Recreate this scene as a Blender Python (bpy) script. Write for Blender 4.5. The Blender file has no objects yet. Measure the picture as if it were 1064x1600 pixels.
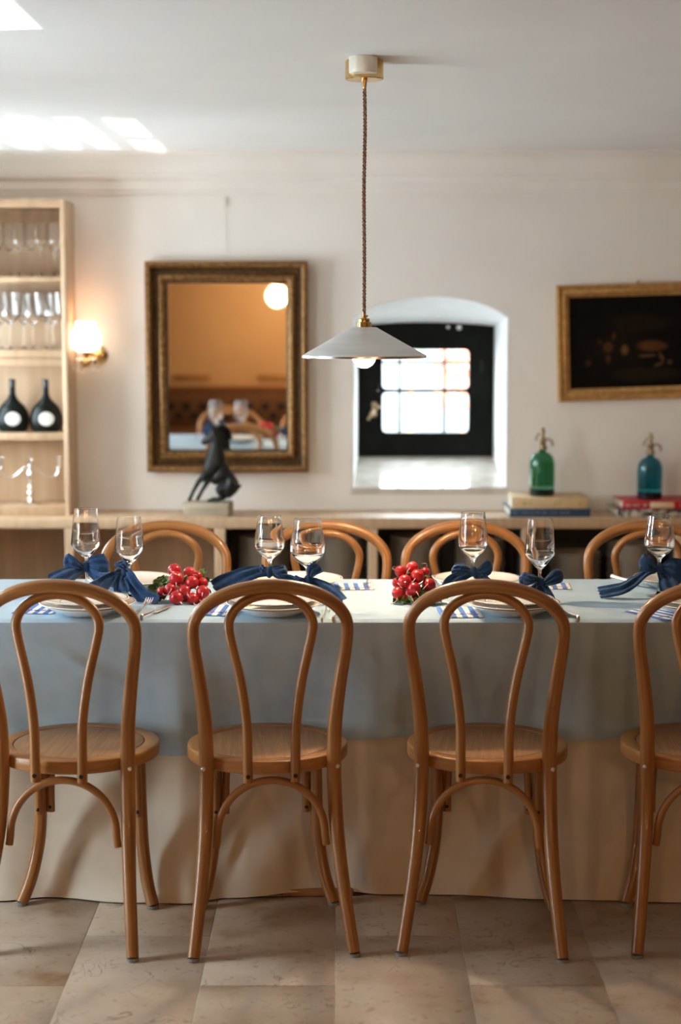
import bpy, bmesh, math, random
from mathutils import Vector, Matrix, noise as mnoise
R = math.radians
PI = math.pi
random.seed(7)
S = bpy.context.scene
COL = S.collection

# ------------------------------------------------------------------ camera, world, light, exposure
FPX, HORIZ, EYE = 2650.0, 500.0, 1.54
PITCH = math.atan((800 - HORIZ) / FPX)
cam_d = bpy.data.cameras.new('camera'); cam = bpy.data.objects.new('camera', cam_d); COL.objects.link(cam)
cam.location = (0, 0, EYE); cam.rotation_euler = (R(90) - PITCH, 0, 0)
cam_d.sensor_fit = 'VERTICAL'; cam_d.sensor_height = 36; cam_d.sensor_width = 36
cam_d.lens = FPX / 1600 * 36
cam_d.dof.use_dof = True; cam_d.dof.focus_distance = 4.55; cam_d.dof.aperture_fstop = 2.0
cam_d.clip_start = 0.05
S.camera = cam
S.view_settings.view_transform = 'Standard'; S.view_settings.look = 'None'
S.view_settings.gamma = 1; S.view_settings.use_curve_mapping = False
S.view_settings.exposure = 3.3
S.cycles.max_bounces = 24; S.cycles.transmission_bounces = 20; S.cycles.transparent_max_bounces = 16; S.cycles.glossy_bounces = 8; S.cycles.diffuse_bounces = 6

W = bpy.data.worlds.new('world'); S.world = W; W.use_nodes = True
bg = W.node_tree.nodes['Background']
bg.inputs['Color'].default_value = (0.80, 0.90, 1.0, 1); bg.inputs['Strength'].default_value = 4.25

def portal(name, loc, rot, sx, sy):
    l = bpy.data.lights.new(name, 'AREA'); l.shape = 'RECTANGLE'; l.size = sx; l.size_y = sy
    l.cycles.is_portal = True
    o = bpy.data.objects.new(name, l); COL.objects.link(o); o.location = loc; o.rotation_euler = rot
    return o
# openings in the left wall: (y0, y1, z0, z1)
LEFTWIN = [(5.88, 7.04, .96, 1.72), (4.08, 4.56, .96, 1.95), (3.68, 4.02, .25, 1.06)]
XL, XR, YB, YF, ZC = -2.0, 3.3, 7.35, -1.6, 2.245
for (a, b, c, d) in LEFTWIN:
    portal('window_portal', (XL - 0.12, (a + b) / 2, (c + d) / 2), (0, R(-90), 0), d - c, b - a)
portal('window_portal', (0.39, YB + 0.62, 1.214), (R(-90), 0, 0), 0.56, 0.56)

# low sun glancing off bright ground outside, thrown up through the left windows on to the ceiling
gl = bpy.data.lights.new('sun_glint', 'SPOT'); gl.energy = 330; gl.spot_size = R(50); gl.shadow_soft_size = 0.012
gl.color = (1, 0.97, 0.92)
glo = bpy.data.objects.new('sun_glint', gl); COL.objects.link(glo); glo.location = (-6.5, 5.4, -2.9)
glo.rotation_euler = (Vector((-1.0, 5.4, 2.245)) - Vector(glo.location)).to_track_quat('-Z', 'Y').to_euler()

# ------------------------------------------------------------------ helpers
def ray(px, py):
    c, s = math.cos(PITCH), math.sin(PITCH)
    u = (px - 532) / FPX; v = (800 - py) / FPX
    return (u, c + v * s, -s + v * c)
def atY(px, py, Y):
    r = ray(px, py); t = Y / r[1]
    return Vector((r[0] * t, Y, EYE + r[2] * t))
def atz(px, py, z):
    r = ray(px, py); t = (z - EYE) / r[2]
    return Vector((r[0] * t, r[1] * t, z))
def lerp(a, b, t): return a + (b - a) * t
def interp(x, pts):
    if x <= pts[0][0]: return pts[0][1]
    for (x0, y0), (x1, y1) in zip(pts, pts[1:]):
        if x <= x1:
            t = (x - x0) / (x1 - x0); t = t * t * (3 - 2 * t)
            return lerp(y0, y1, t)
    return pts[-1][1]
def spline(pts, n):
    """Catmull-Rom through points (tuples of any length), n samples per span"""
    P = [tuple(p) for p in pts]; out = []
    for i in range(len(P) - 1):
        p0 = P[max(i - 1, 0)]; p1 = P[i]; p2 = P[i + 1]; p3 = P[min(i + 2, len(P) - 1)]
        for k in range(n):
            t = k / n; t2 = t * t; t3 = t2 * t
            out.append(tuple(0.5 * (2 * b + (c - a) * t + (2 * a - 5 * b + 4 * c - d) * t2 + (3 * b - a - 3 * c + d) * t3)
                             for a, b, c, d in zip(p0, p1, p2, p3)))
    out.append(P[-1]); return out

class MB:
    def __init__(s): s.v = []; s.f = []; s.uv = []
    def add(s, vs, fs, uvs=None):
        o = len(s.v); s.v += [tuple(v) for v in vs]
        for i, f in enumerate(fs):
            s.f.append([o + k for k in f]); s.uv.append(uvs[i] if uvs else [(0, 0)] * len(f))
        return s
    def box(s, x0, x1, y0, y1, z0, z1, bev=0.0, M=None):
        bm = bmesh.new(); bmesh.ops.create_cube(bm, size=1)
        for v in bm.verts:
            v.co = Vector((lerp(x0, x1, v.co.x + .5), lerp(y0, y1, v.co.y + .5), lerp(z0, z1, v.co.z + .5)))
        if bev: bmesh.ops.bevel(bm, geom=bm.edges[:], offset=bev, segments=2, affect='EDGES', profile=0.5)
        if M: bmesh.ops.transform(bm, matrix=M, verts=bm.verts)
        bm.verts.index_update()
        s.add([v.co for v in bm.verts], [[v.index for v in f.verts] for f in bm.faces]); bm.free(); return s
    def tube(s, path, rad, seg=12, cap=True, flat=1.0):
        P = [Vector(p[:3]) for p in path]; n = len(P)
        rr = rad if isinstance(rad, (list, tuple)) else [rad] * n
        T = [(P[min(i + 1, n - 1)] - P[max(i - 1, 0)]).normalized() for i in range(n)]
        a = Vector((0, 1, 0)) if abs(T[0].y) < .9 else Vector((1, 0, 0))
        N = (a - T[0] * a.dot(T[0])).normalized()
        vs = []; L = 0; ls = []
        for i in range(n):
            if i: L += (P[i] - P[i - 1]).length
            ls.append(L)
            N = (N - T[i] * N.dot(T[i])).normalized(); B = T[i].cross(N)
            for k in range(seg):
                an = 2 * PI * k / seg
                vs.append(P[i] + (N * math.cos(an) * flat + B * math.sin(an)) * rr[i])
        fs = []; uvs = []
        c = 2 * PI * sum(rr) / n
        for i in range(n - 1):
            for k in range(seg):
                k2 = (k + 1) % seg
                fs.append((i * seg + k, i * seg + k2, (i + 1) * seg + k2, (i + 1) * seg + k))
                uvs.append([(ls[i], c * k / seg), (ls[i], c * (k + 1) / seg), (ls[i + 1], c * (k + 1) / seg), (ls[i + 1], c * k / seg)])
        if cap:
            fs.append(tuple(range(seg))[::-1]); uvs.append([(0, 0)] * seg)
            fs.append(tuple((n - 1) * seg + k for k in range(seg))); uvs.append([(0, 0)] * seg)
        return s.add(vs, fs, uvs)
    def lathe(s, prof, seg=32, c=(0, 0, 0), sy=1.0, loop=False):
        vs = []; rings = []
        for (r, z) in prof:
            if r < 1e-6:
                rings.append([len(vs)]); vs.append((c[0], c[1], c[2] + z))
            else:
                rings.append(list(range(len(vs), len(vs) + seg)))
                for k in range(seg):
                    a = 2 * PI * k / seg
                    vs.append((c[0] + r * math.cos(a), c[1] + r * math.sin(a) * sy, c[2] + z))
        fs = []
        pairs = list(zip(rings, rings[1:]))
        if loop: pairs.append((rings[-1], rings[0]))
        for A, B in pairs:
            for k in range(seg):
                k2 = (k + 1) % seg
                if len(A) == 1 and len(B) == 1: continue
                if len(A) == 1: fs.append((A[0], B[k2], B[k]))
                elif len(B) == 1: fs.append((A[k], A[k2], B[0]))
                else: fs.append((A[k], A[k2], B[k2], B[k]))
        return s.add(vs, fs)
    def ball(s, c, r, seg=16, sq=(1, 1, 1)):
        n = seg // 2
        pr = [(r * math.sin(PI * i / n), -r * math.cos(PI * i / n)) for i in range(n + 1)]
        o = len(s.v); pr[0] = (0, -r); pr[-1] = (0, r)
        s.lathe(pr, seg)
        for i in range(o, len(s.v)):
            x, y, z = s.v[i]; s.v[i] = (c[0] + x * sq[0], c[1] + y * sq[1], c[2] + z * sq[2])
        return s
    def grid(s, fn, nu, nv):
        vs = [fn(i / nu, j / nv) for i in range(nu + 1) for j in range(nv + 1)]
        fs = []; uvs = []
        for i in range(nu):
            for j in range(nv):
                a = i * (nv + 1) + j
                fs.append((a, a + nv + 1, a + nv + 2, a + 1))
                uvs.append([(i / nu, j / nv), ((i + 1) / nu, j / nv), ((i + 1) / nu, (j + 1) / nv), (i / nu, (j + 1) / nv)])
        return s.add(vs, fs, uvs)
    def prism(s, poly, fn, a, b):
        """poly of 2D points, fn(p, t) -> 3D, extruded t=a..b"""
        n = len(poly)
        vs = [fn(p, a) for p in poly] + [fn(p, b) for p in poly]
        fs = [tuple(range(n)), tuple(range(2 * n - 1, n - 1, -1))]
        for i in range(n): j = (i + 1) % n; fs.append((i, n + i, n + j, j))
        return s.add(vs, fs)
    def frame(s, prof, w, h):
        """sweep a closed profile [(inward, out)] round a w x h rectangle in the xz plane, out = -y"""
        cs = [(-1, -1), (1, -1), (1, 1), (-1, 1)]; n = len(prof); vs = []
        for sx, sz in cs:
            for (i, o) in prof: vs.append((sx * (w / 2 - i), -o, sz * (h / 2 - i)))
        fs = []
        for k in range(4):
            k2 = (k + 1) % 4
            for i in range(n):
                j = (i + 1) % n
                fs.append((k * n + i, k2 * n + i, k2 * n + j, k * n + j))
        return s.add(vs, fs)
    def xform(s, M, start=0):
        for i in range(start, len(s.v)): s.v[i] = tuple(M @ Vector(s.v[i]))
        return s
    def mesh(s, name, smooth=40):
        me = bpy.data.meshes.new(name); me.from_pydata(s.v, [], s.f)
        ul = me.uv_layers.new(name='UVMap')
        flat = [c for f in s.uv for uv in f for c in uv]
        ul.data.foreach_set('uv', flat)
        bm = bmesh.new(); bm.from_mesh(me); bmesh.ops.recalc_face_normals(bm, faces=bm.faces); bm.to_mesh(me); bm.free()
        if smooth:
            me.shade_smooth(); me.set_sharp_from_angle(angle=R(smooth))
        return me
    def build(s, name, mat, parent=None, smooth=40, loc=None, kind=None):
        me = s.mesh(name, smooth); me.materials.append(mat)
        o = bpy.data.objects.new(name, me); COL.objects.link(o)
        if parent: o.parent = parent
        if loc is not None: o.location = loc
        if kind: o['kind'] = kind
        return o

def thing(name, label, cat, loc=(0, 0, 0), rz=0, group=None):
    o = bpy.data.objects.new(name, None); COL.objects.link(o); o.empty_display_size = .05
    o.location = loc; o.rotation_euler = (0, 0, rz); tag(o, label, cat, group); return o
def tag(o, label, cat, group=None):
    o['label'] = label; o['category'] = cat
    if group: o['group'] = group
    return o
def dup(o, parent=None):
    c = o.copy(); COL.objects.link(c); c.parent = parent
    for ch in list(o.children): dup(ch, c)
    return c
def struct(o): o['kind'] = 'structure'; return o

# ------------------------------------------------------------------ materials
def mat(name, col, rough=.5, metal=0, spec=.5, **kw):
    m = bpy.data.materials.new(name); m.use_nodes = True
    b = m.node_tree.nodes['Principled BSDF']
    b.inputs['Base Color'].default_value = (*col, 1); b.inputs['Roughness'].default_value = rough
    b.inputs['Metallic'].default_value = metal; b.inputs['Specular IOR Level'].default_value = spec
    for k, v in kw.items(): b.inputs[k.replace('_', ' ')].default_value = v
    return m
def nodes(m): return m.node_tree.nodes, m.node_tree.links, m.node_tree.nodes['Principled BSDF']
def ramp(N, stops):
    r = N.new('ShaderNodeValToRGB'); e = r.color_ramp.elements
    while len(e) < len(stops): e.new(.5)
    for i, (p, c) in enumerate(stops): e[i].position = p; e[i].color = (*c, 1)
    return r
def noisy(m, c1, c2, scale=(5, 5, 5), nscale=1, detail=5, bump=0, coord='Object', bdist=.002, lo=.3, hi=.7):
    N, L, b = nodes(m)
    tc = N.new('ShaderNodeTexCoord'); mp = N.new('ShaderNodeMapping'); mp.inputs['Scale'].default_value = scale
    L.new(tc.outputs[coord], mp.inputs['Vector'])
    n = N.new('ShaderNodeTexNoise'); n.inputs['Scale'].default_value = nscale; n.inputs['Detail'].default_value = detail
    L.new(mp.outputs[0], n.inputs['Vector'])
    r = ramp(N, [(lo, c1), (hi, c2)]); L.new(n.outputs['Fac'], r.inputs[0]); L.new(r.outputs[0], b.inputs['Base Color'])
    if bump:
        bp = N.new('ShaderNodeBump'); bp.inputs['Strength'].default_value = bump; bp.inputs['Distance'].default_value = bdist
        L.new(n.outputs['Fac'], bp.inputs['Height']); L.new(bp.outputs[0], b.inputs['Normal'])
    return m

M = {}
M['plaster'] = noisy(mat('plaster', (.8, .77, .73), .9, spec=.2), (.78, .73, .67), (.84, .79, .735), (1.3, 1.3, 1.3), 2, 6, .15, bdist=.01)
M['ceiling'] = noisy(mat('ceiling_paint', (.8, .79, .77), .9, spec=.2), (.79, .775, .755), (.83, .82, .80), (1, 1, 1), 2, 4, .05)
M['tan_wall'] = noisy(mat('tan_wall', (.7, .45, .25), .9, spec=.2), (.68, .47, .28), (.75, .54, .33), (1, 1, 1), 2, 4)
M['warm_wall'] = noisy(mat('brown_panel_paint', (.4, .26, .14), .8, spec=.2), (.36, .235, .125), (.43, .29, .165), (1, 1, 1), 2, 4)
M['added_boards'] = noisy(mat('added_dark_boards', (.2, .11, .05), .5, spec=.3), (.13, .07, .032), (.20, .11, .052), (3, 3, 20), 1, 4)
M['reveal'] = noisy(mat('lime_white', (.85, .86, .88), .85, spec=.2), (.80, .81, .82), (.86, .87, .88), (4, 4, 4), 2, 5, .15, bdist=.005)
M['sill'] = noisy(mat('sill_stone', (.6, .55, .48), .16, spec=.6), (.50, .44, .36), (.66, .62, .56), (6, 6, 6), 2, 6, .05)
M['bent'] = noisy(mat('bent_beech', (.4, .2, .07), .34, spec=.5), (.25, .094, .022), (.40, .180, .052), (5, 120, 1), 1, 4, .06, 'UV')
M['bent'].node_tree.nodes['Principled BSDF'].inputs['Coat Weight'].default_value = .15
M['ringwood'] = noisy(mat('seat_rim_wood', (.4, .2, .07), .36), (.32, .13, .035), (.44, .205, .06), (14, 14, 90), 1, 4, .05)
M['veneer'] = noisy(mat('seat_veneer', (.4, .2, .08), .45), (.25, .115, .045), (.40, .205, .09), (170, 7, 8), 1, 5, .15, bdist=.0006)
M['oak'] = noisy(mat('pale_oak', (.6, .43, .27), .5), (.44, .285, .165), (.54, .375, .235), (26, 3, 3), 1, 5, .06)
M['oak_v'] = noisy(mat('pale_oak_upright', (.6, .43, .27), .5), (.51, .345, .21), (.63, .455, .30), (22, 22, 1.6), 1, 5, .06)
M['oak_dark'] = noisy(mat('brown_oak_back', (.33, .2, .11), .55), (.30, .185, .10), (.42, .27, .15), (14, 14, 1.2), 1, 5, .04)  # browner oak for the cabinet backs and shelves
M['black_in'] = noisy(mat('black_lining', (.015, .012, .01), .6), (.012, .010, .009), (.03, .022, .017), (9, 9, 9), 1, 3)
M['gilt'] = noisy(mat('aged_gilt', (.3, .17, .06), .42, .55), (.13, .062, .018), (.34, .175, .055), (40, 40, 40), 1.5, 6, .4, bdist=.002, lo=.3, hi=.7)
M['gilt_dark'] = noisy(mat('darkened_gilt', (.06, .03, .01), .5, .4), (.03, .014, .005), (.10, .05, .016), (40, 40, 40), 1.5, 5, .4, bdist=.002)
M['gilt2'] = noisy(mat('bright_gilt', (.6, .38, .15), .38, .5), (.42, .215, .062), (.62, .36, .125), (40, 40, 40), 1, 5, .25, bdist=.002)
M['mirror'] = mat('mirror_glass', (.86, .84, .80), .015, 1)
M['black_frame'] = noisy(mat('black_window_paint', (.012, .014, .013), .6, spec=.1), (.004, .005, .0045), (.010, .011, .010), (6, 6, 6), 2, 4, .1)
M['lead'] = mat('lead_came', (.05, .09, .075), .5, .4)
M['iron'] = noisy(mat('rusty_brass', (.35, .24, .13), .45, .7), (.18, .10, .05), (.55, .42, .26), (60, 60, 60), 1, 4, .3)
M['white_frame'] = mat('white_window_paint', (.8, .8, .78), .4)
M['brass'] = noisy(mat('brass', (.75, .50, .2), .24, 1), (.70, .45, .17), (.80, .55, .25), (40, 40, 40), 1, 3)
M['silver'] = mat('polished_silver', (.88, .86, .83), .24, 1)
M['steel'] = mat('steel', (.72, .71, .69), .34, 1)
M['ceramic'] = noisy(mat('cream_ceramic', (.82, .79, .70), .3), (.76, .73, .64), (.84, .81, .73), (60, 60, 60), 1, 4)
M['shade_metal'] = noisy(mat('brushed_shade', (.72, .72, .71), .42, .35), (.68, .68, .67), (.78, .78, .77), (4, 4, 120), 1, 3)
M['cord'] = noisy(mat('brown_cord', (.16, .06, .03), .7), (.10, .035, .018), (.26, .11, .05), (300, 300, 300), 1, 2)
M['cord_light'] = noisy(mat('tan_cord', (.3, .14, .07), .7), (.26, .11, .05), (.42, .20, .10), (300, 300, 300), 1, 2)
M['blue_cloth'] = noisy(mat('pale_blue_linen', (.42, .55, .66), .85, spec=.15), (.385, .495, .58), (.435, .545, .63), (9, 9, 9), 2, 6, .25, bdist=.002)
M['white_cloth'] = noisy(mat('ivory_linen', (.7, .66, .58), .85, spec=.15), (.66, .585, .475), (.72, .65, .54), (6, 6, 6), 2, 6, .25, bdist=.002)
M['napkin'] = noisy(mat('navy_linen', (.03, .085, .24), .8, spec=.2, Sheen_Weight=.25), (.010, .036, .098), (.018, .062, .155), (40, 40, 40), 2, 5, .35, bdist=.001)
M['black_metal'] = mat('dark_iron', (.03, .03, .03), .5, .6)
M['hole'] = mat('dark_bolt', (.02, .012, .008), .5, .3)
M['glide'] = mat('grey_glide', (.25, .24, .23), .6)
M['darkwood'] = noisy(mat('orange_wood', (.36, .17, .06), .5), (.30, .13, .045), (.42, .20, .075), (4, 30, 30), 1, 4)
M['bronze'] = noisy(mat('dark_bronze', (.02, .019, .017), .5, 0, spec=.3), (.005, .0045, .004), (.014, .0125, .010), (30, 30, 30), 1, 4, .2)
M['block'] = noisy(mat('weathered_block', (.34, .28, .2), .7), (.27, .22, .155), (.43, .36, .26), (5, 5, 50), 1, 5, .2)
M['wine_bottle'] = mat('black_green_bottle', (.004, .005, .0035), .3, spec=.14)
M['label'] = noisy(mat('label_paper', (.7, .68, .63), .6), (.44, .42, .38), (.54, .52, .48), (60, 60, 160), 1, 2, lo=.4, hi=.55)
M['capsule'] = mat('dark_capsule', (.02, .024, .022), .35)
M['cream_book'] = noisy(mat('cream_cloth_cover', (.62, .45, .25), .7), (.56, .40, .21), (.68, .50, .29), (30, 30, 30), 1, 3)
M['blue_book'] = mat('navy_cover', (.022, .06, .125), .5)
M['red_book'] = mat('red_cover', (.45, .012, .022), .45)
M['pattern_book'] = noisy(mat('patterned_cover', (.2, .2, .18), .6), (.02, .025, .03), (.55, .50, .40), (28, 28, 50), 1, 3, lo=.42, hi=.58)
M['pages'] = noisy(mat('page_edges', (.75, .69, .58), .8), (.62, .56, .46), (.80, .75, .65), (2, 2, 500), 1, 2)
M['letter'] = mat('pale_lettering', (.55, .52, .45), .6)
M['letter_dim'] = mat('grey_lettering', (.17, .20, .24), .6)
M['tan_letter'] = mat('brown_lettering', (.33, .20, .09), .6)
M['cream_patch'] = mat('cream_title_patch', (.72, .55, .36), .6)
M['stack_plate'] = mat('stacked_stoneware', (.50, .42, .33), .35)
M['base_plate'] = mat('blue_white_china', (.66, .74, .78), .2)
M['leaf'] = noisy(mat('radish_leaf', (.08, .16, .03), .5), (.045, .10, .016), (.15, .24, .055), (50, 50, 50), 1, 4, .3)
M['stalk'] = noisy(mat('radish_stalk', (.3, .38, .1), .5), (.22, .30, .07), (.45, .47, .18), (80, 80, 20), 1, 3)
M['rootlet'] = mat('pale_root', (.75, .52, .45), .6)
M['brown_uph'] = noisy(mat('brown_upholstery', (.2, .10, .05), .8), (.15, .075, .038), (.24, .125, .065), (20, 20, 20), 1, 4)
M['dark_tuft'] = mat('dark_tuft', (.02, .022, .03), .8)
M['grout'] = noisy(mat('pale_grout', (.5, .43, .34), .9), (.56, .49, .40), (.68, .61, .52), (60, 60, 60), 1, 3)
M['garden'] = mat('pale_gravel', (.22, .215, .20), .9)
M['added_garden_wall'] = noisy(mat('added_wall_grey', (.12, .12, .12), .9), (.10, .10, .10), (.15, .15, .145), (2, 2, 2), 1, 4)
M['bush'] = noisy(mat('bush_leaf', (.08, .14, .04), .6), (.05, .10, .03), (.14, .20, .07), (30, 30, 30), 1, 3)
M['rust_leaf'] = mat('rust_leaf', (.35, .10, .04), .6)
M['shelf_glass'] = None

def glass(name, col=(1, 1, 1), rough=0.0, ior=1.5):
    m = bpy.data.materials.new(name); m.use_nodes = True; N = m.node_tree.nodes; L = m.node_tree.links
    b = N['Principled BSDF']; b.inputs['Base Color'].default_value = (*col, 1); b.inputs['Roughness'].default_value = rough
    b.inputs['Transmission Weight'].default_value = 1; b.inputs['IOR'].default_value = ior; return m
M['glass'] = glass('clear_glass')
M['green_glass'] = glass('green_glass', (.16, .46, .29), .02)
M['blue_glass'] = glass('blue_glass', (.03, .42, .52), .02)
M['green_base'] = mat('dark_green_base', (.004, .012, .008), .12)
M['blue_base'] = mat('dark_blue_base', (.003, .008, .016), .12)
def pane_mat():
    m = bpy.data.materials.new('window_pane'); m.use_nodes = True; N = m.node_tree.nodes; L = m.node_tree.links
    N.remove(N['Principled BSDF']); out = N['Material Output']
    t = N.new('ShaderNodeBsdfTransparent'); t.inputs[0].default_value = (.95, .97, .96, 1)
    g = N.new('ShaderNodeBsdfGlossy'); g.inputs['Roughness'].default_value = .02
    lw = N.new('ShaderNodeLayerWeight'); lw.inputs[0].default_value = .5
    pw = N.new('ShaderNodeMath'); pw.operation = 'POWER'; pw.inputs[1].default_value = 5; L.new(lw.outputs['Facing'], pw.inputs[0])
    f = N.new('ShaderNodeMath'); f.operation = 'MULTIPLY_ADD'; f.inputs[1].default_value = .96; f.inputs[2].default_value = .04; L.new(pw.outputs[0], f.inputs[0])
    x = N.new('ShaderNodeMixShader'); L.new(f.outputs[0], x.inputs[0]); L.new(t.outputs[0], x.inputs[1]); L.new(g.outputs[0], x.inputs[2])
    L.new(x.outputs[0], out.inputs[0]); return m
M['pane'] = pane_mat()
def emit(name, col, s):
    m = bpy.data.materials.new(name); m.use_nodes = True; N = m.node_tree.nodes; b = N['Principled BSDF']
    b.inputs['Base Color'].default_value = (*col, 1)
    b.inputs['Emission Color'].default_value = (*col, 1); b.inputs['Emission Strength'].default_value = s; return m
M['bulb'] = emit('pendant_bulb', (1, .76, .50), 52)
M['sconce_glass'] = emit('lit_opal_glass', (1, .80, .60), .5)
M['globe'] = emit('lit_globe', (1, .62, .30), 14)

# floor stone: beige limestone with rusty stains and dark veins, shifted per tile
def tile_mat():
    m = mat('limestone', (.55, .45, .33), .36, spec=.45); N, L, b = nodes(m)
    oi = N.new('ShaderNodeObjectInfo'); tc = N.new('ShaderNodeTexCoord')
    ad = N.new('ShaderNodeVectorMath'); ad.operation = 'MULTIPLY_ADD'
    cb = N.new('ShaderNodeCombineXYZ')
    for i in range(3): L.new(oi.outputs['Random'], cb.inputs[i])
    ad.inputs[1].default_value = (37, 53, 71); L.new(cb.outputs[0], ad.inputs[0]); L.new(tc.outputs['Object'], ad.inputs[2])
    n1 = N.new('ShaderNodeTexNoise'); n1.inputs['Scale'].default_value = 4.2; n1.inputs['Detail'].default_value = 7; n1.inputs['Roughness'].default_value = .62
    n2 = N.new('ShaderNodeTexNoise'); n2.inputs['Scale'].default_value = 5.5; n2.inputs['Detail'].default_value = 3; n2.inputs['Distortion'].default_value = 1.6
    n3 = N.new('ShaderNodeTexNoise'); n3.inputs['Scale'].default_value = 40; n3.inputs['Detail'].default_value = 5
    for n in (n1, n2, n3): L.new(ad.outputs[0], n.inputs['Vector'])
    r1 = ramp(N, [(.30, (.30, .19, .105)), (.42, (.46, .345, .245)), (.55, (.53, .42, .32)), (.70, (.58, .475, .37))]); L.new(n1.outputs['Fac'], r1.inputs[0])
    # veins: thin band of distorted noise
    r2 = ramp(N, [(.484, (0, 0, 0)), (.500, (1, 1, 1)), (.516, (0, 0, 0))]); L.new(n2.outputs['Fac'], r2.inputs[0])
    r2b = ramp(N, [(.50, (0, 0, 0)), (.60, (1, 1, 1))]); L.new(n1.outputs['Fac'], r2b.inputs[0])
    mu = N.new('ShaderNodeMath'); mu.operation = 'MULTIPLY'; L.new(r2.outputs[0], mu.inputs[0]); L.new(r2b.outputs[0], mu.inputs[1])
    r3 = ramp(N, [(.60, (0, 0, 0)), (.70, (1, 1, 1))]); L.new(n3.outputs['Fac'], r3.inputs[0])
    mx = N.new('ShaderNodeMix'); mx.data_type = 'RGBA'
    m2 = N.new('ShaderNodeMath'); m2.operation = 'MULTIPLY'; m2.inputs[1].default_value = .75; L.new(mu.outputs[0], m2.inputs[0])
    L.new(m2.outputs[0], mx.inputs['Factor']); L.new(r1.outputs[0], mx.inputs['A']); mx.inputs['B'].default_value = (.20, .115, .06, 1)
    my = N.new('ShaderNodeMix'); my.data_type = 'RGBA'
    m3 = N.new('ShaderNodeMath'); m3.operation = 'MULTIPLY'; m3.inputs[1].default_value = .6; L.new(r3.outputs[0], m3.inputs[0])
    L.new(m3.outputs[0], my.inputs['Factor']); L.new(mx.outputs['Result'], my.inputs['A']); my.inputs['B'].default_value = (.30, .17, .085, 1)
    hv = N.new('ShaderNodeHueSaturation'); mr = N.new('ShaderNodeMapRange'); mr.inputs['To Min'].default_value = .80; mr.inputs['To Max'].default_value = 1.10
    L.new(oi.outputs['Random'], mr.inputs['Value']); L.new(mr.outputs[0], hv.inputs['Value']); L.new(my.outputs['Result'], hv.inputs['Color'])
    L.new(hv.outputs[0], b.inputs['Base Color'])
    bp = N.new('ShaderNodeBump'); bp.inputs['Strength'].default_value = .12; bp.inputs['Distance'].default_value = .002
    L.new(n3.outputs['Fac'], bp.inputs['Height']); L.new(bp.outputs[0], b.inputs['Normal'])
    return m
M['tile'] = tile_mat()
# china with thin red-brown lines at given radii (painted decoration)
def lined_china(name, radii, base=(.80, .74, .66)):
    m = mat(name, base, .18); N, L, b = nodes(m)
    tc = N.new('ShaderNodeTexCoord'); mp = N.new('ShaderNodeMapping'); mp.inputs['Scale'].default_value = (1, 1, 0)
    L.new(tc.outputs['Object'], mp.inputs[0]); ln = N.new('ShaderNodeVectorMath'); ln.operation = 'LENGTH'; L.new(mp.outputs[0], ln.inputs[0])
    acc = None
    for (r, w) in radii:
        c = N.new('ShaderNodeMath'); c.operation = 'COMPARE'; c.inputs[1].default_value = r; c.inputs[2].default_value = w
        L.new(ln.outputs['Value'], c.inputs[0])
        if acc:
            a = N.new('ShaderNodeMath'); a.operation = 'MAXIMUM'; L.new(acc.outputs[0], a.inputs[0]); L.new(c.outputs[0], a.inputs[1]); acc = a
        else: acc = c
    mx = N.new('ShaderNodeMix'); mx.data_type = 'RGBA'; L.new(acc.outputs[0], mx.inputs['Factor'])
    mx.inputs['A'].default_value = (*base, 1); mx.inputs['B'].default_value = (.22, .05, .03, 1)
    L.new(mx.outputs['Result'], b.inputs['Base Color']); return m
M['plate_top'] = lined_china('red_lined_china', [(.108, .0011), (.070, .0008)])
M['plate_mid'] = lined_china('red_rimmed_china', [(.1235, .0011)])
# radish skin
M['radish'] = noisy(mat('radish_skin', (.6, .02, .04), .28), (.36, .004, .010), (.62, .018, .026), (45, 45, 45), 1, 3)
# striped paper with a line of red script
def stripe_mat():
    m = mat('striped_paper', (.8, .78, .72), .75, spec=.2); N, L, b = nodes(m)
    tc = N.new('ShaderNodeTexCoord'); sp = N.new('ShaderNodeSeparateXYZ'); L.new(tc.outputs['Object'], sp.inputs[0])
    a = N.new('ShaderNodeMath'); a.operation = 'MULTIPLY'; a.inputs[1].default_value = 1 / .0285; L.new(sp.outputs['X'], a.inputs[0])
    f = N.new('ShaderNodeMath'); f.operation = 'FRACT'; L.new(a.outputs[0], f.inputs[0])
    g = N.new('ShaderNodeMath'); g.operation = 'LESS_THAN'; g.inputs[1].default_value = .5; L.new(f.outputs[0], g.inputs[0])
    mx = N.new('ShaderNodeMix'); mx.data_type = 'RGBA'; L.new(g.outputs[0], mx.inputs['Factor'])
    mx.inputs['A'].default_value = (.82, .79, .73, 1); mx.inputs['B'].default_value = (.10, .21, .52, 1)
    L.new(mx.outputs['Result'], b.inputs['Base Color']); return m
M['stripe'] = stripe_mat()
M['red_ink'] = mat('red_ink', (.62, .04, .06), .6)

# ------------------------------------------------------------------ the room
# floor: grout bed and one object per stone tile
fl = struct(MB().box(XL - .4, XR + .1, YF - .1, YB + .1, -.10, -.0016).build('floor', M['grout']))
TW, TL = .314, .62
tile_me = MB().box(-TW / 2 + .0014, TW / 2 - .0014, -TL / 2 + .0014, TL / 2 - .0014, -.02, 0, .0008).mesh('tile')
tile_me.materials.append(M['tile'])
for i in range(-6, 12):
    cx = -.327 + TW * (i + .5)
    if not (XL < cx < XR): continue
    ph = 3.80 if i % 2 != 1 else 4.122
    for k in range(-5, 7):
        cy = ph + TL * (k + .5)
        if cy < 1.2 or cy > 7.2: continue
        t = bpy.data.objects.new('tile', tile_me); COL.objects.link(t); t.parent = fl
        t.location = (cx, cy, random.uniform(-.0006, .0004)); t.rotation_euler = (random.uniform(-.0008, .0008), random.uniform(-.0015, .0015), 0)
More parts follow.
